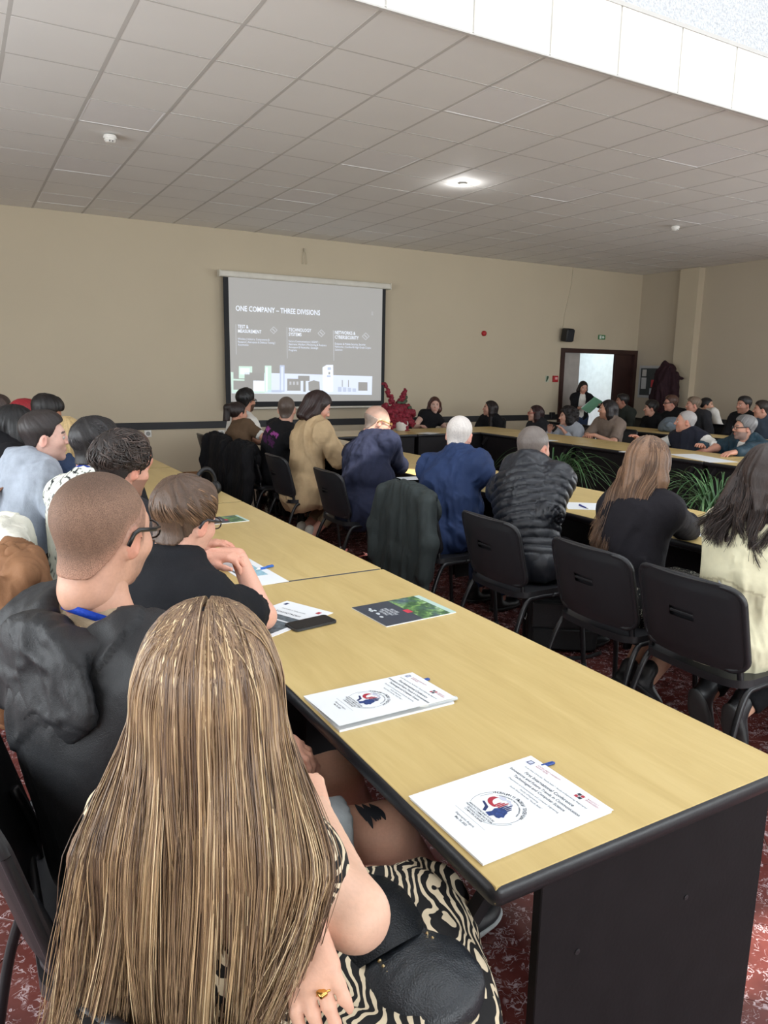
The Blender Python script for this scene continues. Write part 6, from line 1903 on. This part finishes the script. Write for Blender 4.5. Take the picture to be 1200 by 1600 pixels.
MB().poly(rrect(w, h, .012, 5), .0018, .0085).build('case', plain('phone_case', (52, 54, 56), .45), t); MB().poly(rrect(w - .006, h - .006, .010, 5), .0085, .0092).build('display', plain('phone_glass', (16, 17, 20), .06, .6), t)
cm = MB()
for y in (-.02, .0, .02): cm.b2((w / 2 - .0005, y + .04, .004), (w / 2 + .001, y + .052, .0065))
cm.build('side_buttons', M_EDGE, t)

# papers on the other tables
sheet('paper_sheets', ((962, 783), (972, 792), (895, 790), (906, 803)), 'white papers in front of the man in the puffer jacket', marks=(('box', -.3, 0, .2, .3, bl),))
pen((905, 789), (920, 795), (30, 50, 150), 'blue pen on the papers of the man in the puffer jacket', TZ + .006)
sheet('paper_sheets', ((1096, 822), (1102, 836), (1068, 826), (1074, 840)), 'white papers at the elbow of the brown-haired woman')
t = empty('tablet', onZ((1085, 814), TZ), .9, 'dark tablet on the middle table beside the brown-haired woman', 'tablet')
MB().poly(rrect(.17, .24, .012, 4), .001, .009).build('case', plain('phone_case', (52, 54, 56), .45), t); MB().poly(rrect(.155, .225, .008, 4), .009, .0095).build('display', plain('phone_glass', (16, 17, 20), .06, .6), t)
sheet('paper_sheets', ((1075, 708), (1145, 721), (1054, 711), (1118, 724)), 'long white sheets on the right table before the man in the gilet')
sheet('paper_sheets', ((662, 675), (682, 676.5), (657, 677.5), (678, 679)), 'white sheet on the head table before the curly-haired woman')
sheet('paper_sheets', ((845, 686), (862, 688), (840, 689), (858, 691)), 'white sheet on the right table before the woman with black curls')
sheet('paper_sheets', ((655, 742), (668, 746), (632, 748), (644, 753)), 'bright white sheet under the hands of the man in the blazer')
t = empty('sticky_card', onZ((974, 706), TZ), .3, 'small white name card on the right table', 'card')
MB().b2((-.05, -.03, .0005), (.05, .03, .002)).build('card', P_WHITE, t); page_text(t, '—', -.02, 0, .02, P_INK, .0022)

# headphones on the second table
p = onZ((322, 775), TZ); t = empty('headphones', (p[0], p[1], TZ), .5, 'black over-ear headphones standing on the table behind the boy', 'headphones')
hb = MB(); hb.tube([(.085 * math.cos(a), .0, .075 + .10 * math.sin(a)) for a in np.linspace(-.25, PI + .25, 21)], .010, 8, flat=1.6); hb.build('headband', M_BLACKPL, t, True)
for s_ in (-1, 1):
    e_ = MB(); e_.lathe([(.02, -.02), (.04, -.016), (.044, 0), (.042, .014), (.03, .02)], n=20); me = e_.mesh('ear_cup', True); me.transform(Matrix.Translation((s_ * .085, 0, .044)) @ Matrix.Rotation(PI / 2, 4, 'Y')); link('ear_cup', me, M_BLACKPL, t)

# ================================================================== coats and bags
def coat_on_chair(x, y, az, mat, label, top=.86, bottom=.28, w=.50, name='coat', seed=1.0, sleeves=True, amp=.02, lean=.0, shift=0.0):
    """garment hung over a chair back: shoulders on the top edge, body hanging behind; faces like the chair"""
    t = empty(name, (x, y, 0), -math.radians(az), label, 'coat'); S = Shape(); yb = -.305
    S.cone((-w * .40 + shift, yb + .035, top - .015), (w * .40 + shift, yb + .035, top - .015), .036, .036, .04)
    S.ell((shift, yb - .015, (top + bottom) / 2), (w * .54, .042, (top - bottom) * .56), k=.05)
    S.ell((shift, yb - .035, bottom + .13), (w * .56, .05, .18), k=.05)
    S.ell((shift, yb + .085, top - .11), (w * .44, .028, .13), k=.04)
    if sleeves:
        for s_ in (-1, 1): S.chain([(s_ * w * .43 + shift, yb - .01, top - .05), (s_ * (w * .54) + shift, yb - .03, top - .27), (s_ * (w * .50) + shift, yb - .045, top - .46)], [.05, .052, .045], .03)
    S.cut(lambda X, Y, Z: (bottom - Z) + 0 * X * Y)
    V, Q = S.mesh(.009); V = relax(V, Q, 1, .3); V = fold(V, Q, amp, 8, seed, stretch=(1.5, 1.5, .28))
    link('cloth', mesh_np('cloth', V, Q), mat, t)
    S = Shape(); S.chain([(-.10 + shift, yb + .075, top + .012), (-.05 + shift, yb + .015, top + .028), (.05 + shift, yb + .015, top + .028), (.10 + shift, yb + .075, top + .012)], [.015, .02, .02, .015], .02)
    V, Q = S.mesh(.008); link('collar', mesh_np('collar', fold(V, Q, .004, 14, seed), Q), mat, t)


coat_on_chair(2.60, 3.74, 90, F_OLIVE, 'dark olive coat hung over the chair behind the man in blue', .87, .20, .56, seed=2.0)
coat_on_chair(2.60, 7.45, 90, F_BLACK, 'big black coat hung over the chair of the ponytailed woman', .86, .28, .60, seed=5.0)
coat_on_chair(2.60, 6.75, 90, F_BLACK, 'black jacket hung over the chair of the man with the pink print', .84, .25, .54, seed=7.0, name='jacket')
coat_on_chair(.42, 2.95, 90, fabric('tan_suede', (136, 98, 70), .75), 'tan jacket hung over the chair of the wavy-haired man', .87, .30, .50, seed=3.0, name='jacket', amp=.016)
coat_on_chair(.42, 3.50, 90, fabric('off_white_coat', (222, 220, 208), .8), 'white coat hung over the chair behind the tan jacket', .87, .32, .54, seed=4.0)

t = empty('briefcase', (2.93, 3.02, 0), -.62, 'black laptop bag with a flap and shoulder strap on the floor', 'bag')
M_NYL = plain('black_ballistic_nylon', (26, 27, 30), .55, bump=.5, bscale=300); M_STEEL = plain('bright_steel', (190, 190, 192), .25, metal=1.0)
MB().box((0, 0, .15), (.40, .13, .30), None, .03, 3).build('body', M_NYL, t, math.radians(60)); MB().box((0, -.068, .215), (.36, .016, .15), Matrix.Rotation(.05, 3, 'X'), .007).build('flap', plain('black_leatherette', (30, 31, 34), .35, bump=.3, bscale=200), t)
MB().box((0, -.070, .075), (.34, .014, .12), None, .006).build('front_pocket', M_NYL, t)
MB().tube(smooth_path([(-.09, .0, .295), (-.08, -.0, .345), (.0, .0, .362), (.08, 0, .345), (.09, 0, .295)], 5), .010, 8).build('handle', M_NYL, t, True)
MB().tube(smooth_path([(-.20, 0, .24), (-.26, -.05, .12), (-.25, -.12, .012), (-.1, -.20, .010), (.1, -.17, .010), (.22, -.08, .012)], 6), .012, 6, flat=.35).build('shoulder_strap', M_NYL, t, True)
MB().tube([(-.205, 0, .215), (-.225, -.012, .19), (-.21, -.02, .165), (-.2, -.005, .19), (-.205, 0, .215)], .004, 6).build('clasp', M_STEEL, t, True)
MB().box((.201, 0, .16), (.003, .012, .04)).build('label_tab', M_WHITEPL, t)

# coat stand with a maroon coat near the right wall
p = onX((1040, 600), 11.35); t = empty('coat_stand', (11.35, p[1], 0), 0, 'dark coat stand beside the notice board, hidden by coats', 'coat stand')
MB().tube([(0, 0, .03), (0, 0, 1.72)], .018, 10).build('pole', M_TUBE, t, True); b_ = MB(); b_.lathe([(.2, 0), (.2, .015), (.03, .04)], n=20); b_.build('base', M_TUBE, t)
for a in (0, 2.1, 4.2): MB().tube(smooth_path([(0, 0, 1.6), (.08 * math.cos(a), .08 * math.sin(a), 1.62), (.12 * math.cos(a), .12 * math.sin(a), 1.70)], 4), .008, 6).build('hook', M_TUBE, t, True)
t = empty('hanging_coat', (11.35, p[1], 0), 0, 'dark maroon coat hanging on the coat stand in the corner', 'coat')
S = Shape(); S.ell((0, 0, 1.18), (.21, .22, .50), k=.05); S.ell((0, 0, 1.55), (.13, .15, .19), k=.08); S.cone((0, 0, 1.7), (-.02, .0, 1.76), .06, .04, .05); S.cone((.05, -.15, 1.52), (.1, -.26, 1.50), .08, .02, .05)
for s_ in (-1, 1): S.chain([(0, s_ * .17, 1.45), (-.04, s_ * .22, 1.15), (-.05, s_ * .2, .85)], [.07, .07, .06], .04)
S.cut(lambda X, Y, Z: (.62 - Z) + 0 * X * Y)
V, Q = S.mesh(.013); V = fold(relax(V, Q, 1, .3), Q, .028, 7, 3, stretch=(1.3, 1.3, .3)); link('cloth', mesh_np('cloth', V, Q), fabric('maroon_coat', (46, 28, 34), .8), t)
S = Shape(); S.ell((-.06, .0, 1.52), (.09, .12, .15), k=.05); V, Q = S.mesh(.012); link('hood', mesh_np('hood', fold(V, Q, .015, 9, 2), Q), F_DGREY, t)
p = onX((1056, 654), 9.5); t = empty('folded_jacket', (9.0, onX((1056, 654), 9.0)[1], TZ), 0, 'pale blue-grey jacket heaped on the rear table', 'jacket')
S = Shape(); S.ell((0, 0, .07), (.16, .26, .09), k=.05); S.ell((.04, .1, .12), (.12, .15, .08), k=.05); S.cut(lambda X, Y, Z: (.002 - Z) + 0 * X * Y); V, Q = S.mesh(.014); V = fold(V, Q, .02, 9, 5); V[:, 2] = np.maximum(V[:, 2], .002)
link('cloth', mesh_np('cloth', V, Q), fabric('grey_blue_denim', (116, 128, 140)), t); S = Shape(); S.chain([(-.1, -.18, .05), (-.12, .0, .09), (-.1, .16, .05)], [.045, .05, .04], .03); V, Q = S.mesh(.014); link('sleeve', mesh_np('sleeve', fold(V, Q, .01, 12, 1), Q), fabric('grey_blue_denim', (116, 128, 140)), t)
t = empty('handbag', (7.3, 9.0 - .0, 0), 0); bpy.data.objects.remove(t)

# green folder and papers of the standing woman
p = onY((925, 633), 9.68); t = empty('folder', p, .0, 'green cardboard folder with papers held by the standing woman', 'folder'); t.rotation_euler = (-.85, .35, .12)
MB().box((0, .0, 0), (.25, .31, .008), None, .002).build('cover', plain('green_card', (136, 196, 160), .6), t); MB().box((-.02, .02, .012), (.21, .29, .004), Matrix.Rotation(.15, 3, 'Z')).build('papers', P_WHITE, t)

# ================================================================== plants and flowers
def leaf_mat():
    t = NT('grass_leaf'); v = t.coord('Object'); n = t.noise(v, 6, 2)
    t.set(t.ramp(n, [(.3, srgb(36, 66, 38)), (.6, srgb(66, 106, 58)), (.8, srgb(120, 152, 104))]), .4, .4); return t.m
M_LEAF = leaf_mat()


def grass_plant(x, y, seed, label, hgt=.55, n=95, reach=.5, poth=.42):
    t = empty('potted_grass', (x, y, 0), 0, label, 'plant', 'grass plants between the tables')
    b_ = MB(); b_.lathe([(.13, 0), (.15, .02), (.19, poth - .03), (.205, poth - .03), (.205, poth), (.18, poth), (.175, poth - .05)], n=28); b_.build('pot', plain('dark_planter', (40, 38, 38), .5), t, math.radians(40))
    MB().poly([(.17 * math.cos(a), .17 * math.sin(a)) for a in np.linspace(0, 2 * PI, 20)[:-1]], poth - .06, poth - .04).build('soil', plain('soil', (44, 34, 28), .95, bump=.8), t)
    r_ = random.Random(seed)
    for k in range(n):
        a = r_.uniform(0, 2 * PI); L = r_.uniform(.6, 1.0); R = reach * r_.uniform(.35, 1.1); H = hgt * r_.uniform(.65, 1.1); w = r_.uniform(.0035, .0075); b0 = r_.uniform(0, .06)
        ca, sa = math.cos(a), math.sin(a); da = r_.uniform(-.4, .4); pts = []
        m = 12; V = []
        for i in range(m + 1):
            u = i / m; rr = b0 + R * (u ** 1.3); z = poth - .05 + H * (2.25 * u - 1.55 * u * u * (1 + .35 * L)) * 1.05; aa = a + da * u * u
            ww = w * math.sin(PI * (.18 + .82 * (1 - u))) ** .7 * (1 - .25 * u)
            px_, py_ = rr * math.cos(aa), rr * math.sin(aa)
            V += [(px_ - ww * math.sin(aa), py_ + ww * math.cos(aa), z + .003), (px_, py_, z), (px_ + ww * math.sin(aa), py_ - ww * math.cos(aa), z + .003)]
        F = []
        for i in range(m):
            q = 3 * i; F += [(q, q + 1, q + 4, q + 3), (q + 1, q + 2, q + 5, q + 4)]
        mb = MB(); mb._add(V, F); mb.build('leaf', M_LEAF, t, True)


q = onX((862, 735), 4.75); grass_plant(4.75, q[1], 3, 'arching grass plant on the floor beyond the man in the puffer jacket', .66, 90, .72)
q = onX((1125, 775), 4.7); grass_plant(4.7, q[1], 5, 'dense arching grass plant beyond the brown-haired woman', .66, 130, .80)

q = onY((627, 660), 8.75)
t = empty('flower_arrangement', (q[0], 8.75, TZ), 0, 'artificial deep red flower spikes in a white vase on the head table', 'flowers')
b_ = MB(); b_.lathe([(.07, .001), (.085, .02), (.10, .10), (.09, .16), (.075, .17), (.07, .15)], n=24); b_.build('vase', plain('white_vase', (214, 210, 204), .35), t, math.radians(40))
F_RED = plain('deep_red_petals', (120, 22, 42), .75, var=.45, scale=40); r_ = np.random.RandomState(2)
def spike(path, r0, r1, n=34):
    P = smooth_path(path, 6); S = Shape(); 
    for k in range(n):
        u = k / (n - 1) * (len(P) - 1); i = min(int(u), len(P) - 2); p = P[i] + (P[i + 1] - P[i]) * (u - i); r = r0 + (r1 - r0) * k / (n - 1)
        d = unit(r_.randn(3)); S.ell(p + d * r * .6, (r * .55, r * .55, r * .45), k=.006)
    V, Q = S.mesh(.0085); V = fold(V, Q, .006, 45, 2, stretch=(1, 1, 1)); link('flower_spike', mesh_np('flower_spike', V, Q), F_RED, t)
def fp(x, y): w_ = onY((590 + x / 10.9, 590 + y / 10.9), 8.75); return (w_[0] - q[0], 0, w_[2] - TZ)
spike([fp(260, 460), fp(200, 300), fp(110, 110)], .05, .03); spike([fp(330, 470), fp(430, 330), fp(465, 215)], .05, .028)
for a in ([fp(300, 600), fp(500, 520), fp(580, 500)], [fp(420, 600), fp(560, 600), fp(590, 660)], [fp(300, 620), fp(250, 760), fp(250, 850)], [fp(400, 650), fp(420, 800), fp(480, 920)], [fp(450, 650), fp(540, 740), fp(590, 800)], [fp(250, 600), fp(180, 520), fp(150, 480)]):
    a = [(p[0], p[1] + r_.uniform(-.08, .06), p[2]) for p in a]; spike(a, .075, .038)
spike([fp(220, 620), fp(330, 560), fp(440, 600)], .10, .10, 40); spike([fp(260, 700), fp(360, 680), fp(430, 700)], .09, .09, 30)
S = Shape()
for k in range(14):
    S.ell((r_.uniform(-.1, .1), r_.uniform(-.08, .08), .3 + r_.uniform(-.05, .16)), (.035, .02, .03), k=.01)
V, Q = S.mesh(.009); link('leaves', mesh_np('leaves', V, Q), plain('dull_leaf_green', (62, 74, 54), .7), t)

# unseen windows added around the fill lights on rear, left and right walls
for k, (x, y_, z_, a_) in enumerate(((1.2, BACK_Y, 2.0, 0), (4.8, BACK_Y, 2.0, 0), (8.4, BACK_Y, 2.0, 0), (LEFT_X, .0, 1.75, -PI / 2), (LEFT_X, 2.5, 1.75, -PI / 2), (LEFT_X, 4.8, 1.75, -PI / 2), (WALL_X, .2, 1.75, PI / 2), (WALL_X, 3.0, 1.75, PI / 2))):
    w_ = struct(empty('window_%d' % (k + 2), (x, y_, z_), a_)); f_ = MB()
    for s_ in (-1, 0, 1): f_.box((s_ * 1.3, .02, 0), (.06, .06, 1.96))
    for s_ in (-1, 1): f_.box((0, .02, s_ * .95), (2.66, .06, .06))
    f_.build('window_frame', M_WHITEPL, w_); MB().box((0, .004, 0), (2.6, .006, 1.9)).build('pane', M_ADDPANE, w_)

# ---- handbag on the blonde woman's lap
q = onZ((604, 1475), .645); t = empty('handbag', (q[0], q[1], .645), .12, 'black leather handbag with studs on the lap of the blonde woman', 'handbag')
M_LEA = plain('black_grained_leather', (30, 34, 39), .34, .5, var=.1, bump=.4, bscale=330)
S = Shape(); S.ell((0, -.03, -.005), (.088, .135, .032), k=.04); S.ell((.005, -.11, -.008), (.090, .06, .030), k=.05); V, Q = S.mesh(.005); V = fold(V, Q, .0035, 14, 1); link('body', mesh_np('body', V, Q), M_LEA, t)
fl = MB(); g_ = []
for j in range(11):
    for i in range(11):
        u, v = -1 + i / 5, j / 10; w2 = .095 * (1 - .25 * v ** 2)
        g_.append((u * w2 - .01, .13 - .16 * v - .02 * v * (1 - u * u), .040 - .026 * u * u + .018 * math.sin(PI * v * .9) - .004 * v))
fl._add(g_, [(j * 11 + i, j * 11 + i + 1, j * 11 + i + 12, j * 11 + i + 11) for j in range(10) for i in range(10)])
bmesh.ops.solidify(fl.bm, geom=fl.bm.faces[:], thickness=.004); fl.build('flap', M_LEA, t, math.radians(60))
MB().tube(smooth_path([(-.05, .14, .045), (-.12, .17, .12), (-.20, .15, .22)], 6), .018, 8, flat=.3).build('strap', M_LEA, t, True)
st = MB()
for s_ in (-1, 1):
    for k in range(8):
        v = k / 7; x_ = s_ * (.048 + .010 * v) ; y_ = -.045 - .085 * v
        zz_ = -.005 + .032 * math.sqrt(max(.05, 1 - (x_ / .088) ** 2 - ((y_ + .03) / .14) ** 2)) + .004
        st.lathe([(.0036, 0), (.003, .003), (.001, .0045)], (x_, y_, zz_), 8)
o = st.build('stud_trim', plain('pale_gold', (226, 200, 150), .25, metal=1.0), t); o['kind'] = 'stuff'
# gold ring on the visible hand
A_ = math.radians(78); _r, _fw = V3(math.cos(A_), -math.sin(A_), 0), V3(math.sin(A_), math.cos(A_), 0)
_lv = lambda d: V3(np.dot(d, _r), np.dot(d, _fw), d[2])
_y = unit(_lv(atD((496, 1560), .855) - atD((462, 1422), .90))); _d = _lv(-CF); _z = unit(_d - _y * (_d @ _y)); _x = np.cross(_y, _z)
_sc = .92 * .94; _hm = lambda p: BL['WL'] + (-_x * p[0] + _y * p[1] + _z * p[2]) * _sc
rg = MB(); rg.tube([_hm((.0105 + .0115 * math.cos(a), .106, -.002 + .0115 * math.sin(a))) for a in np.linspace(0, 2 * PI, 19)], .0016, 6, False)
rg.box(_hm((.0105, .106, .011)), (.011, .011, .006), None, .002)
rg.build('ring', plain('ring_gold', (214, 170, 96), .2, metal=1.0), BL['root'], True)
bpy.data.scenes.remove(_ts)
for _m in _tcache.values(): bpy.data.meshes.remove(_m)
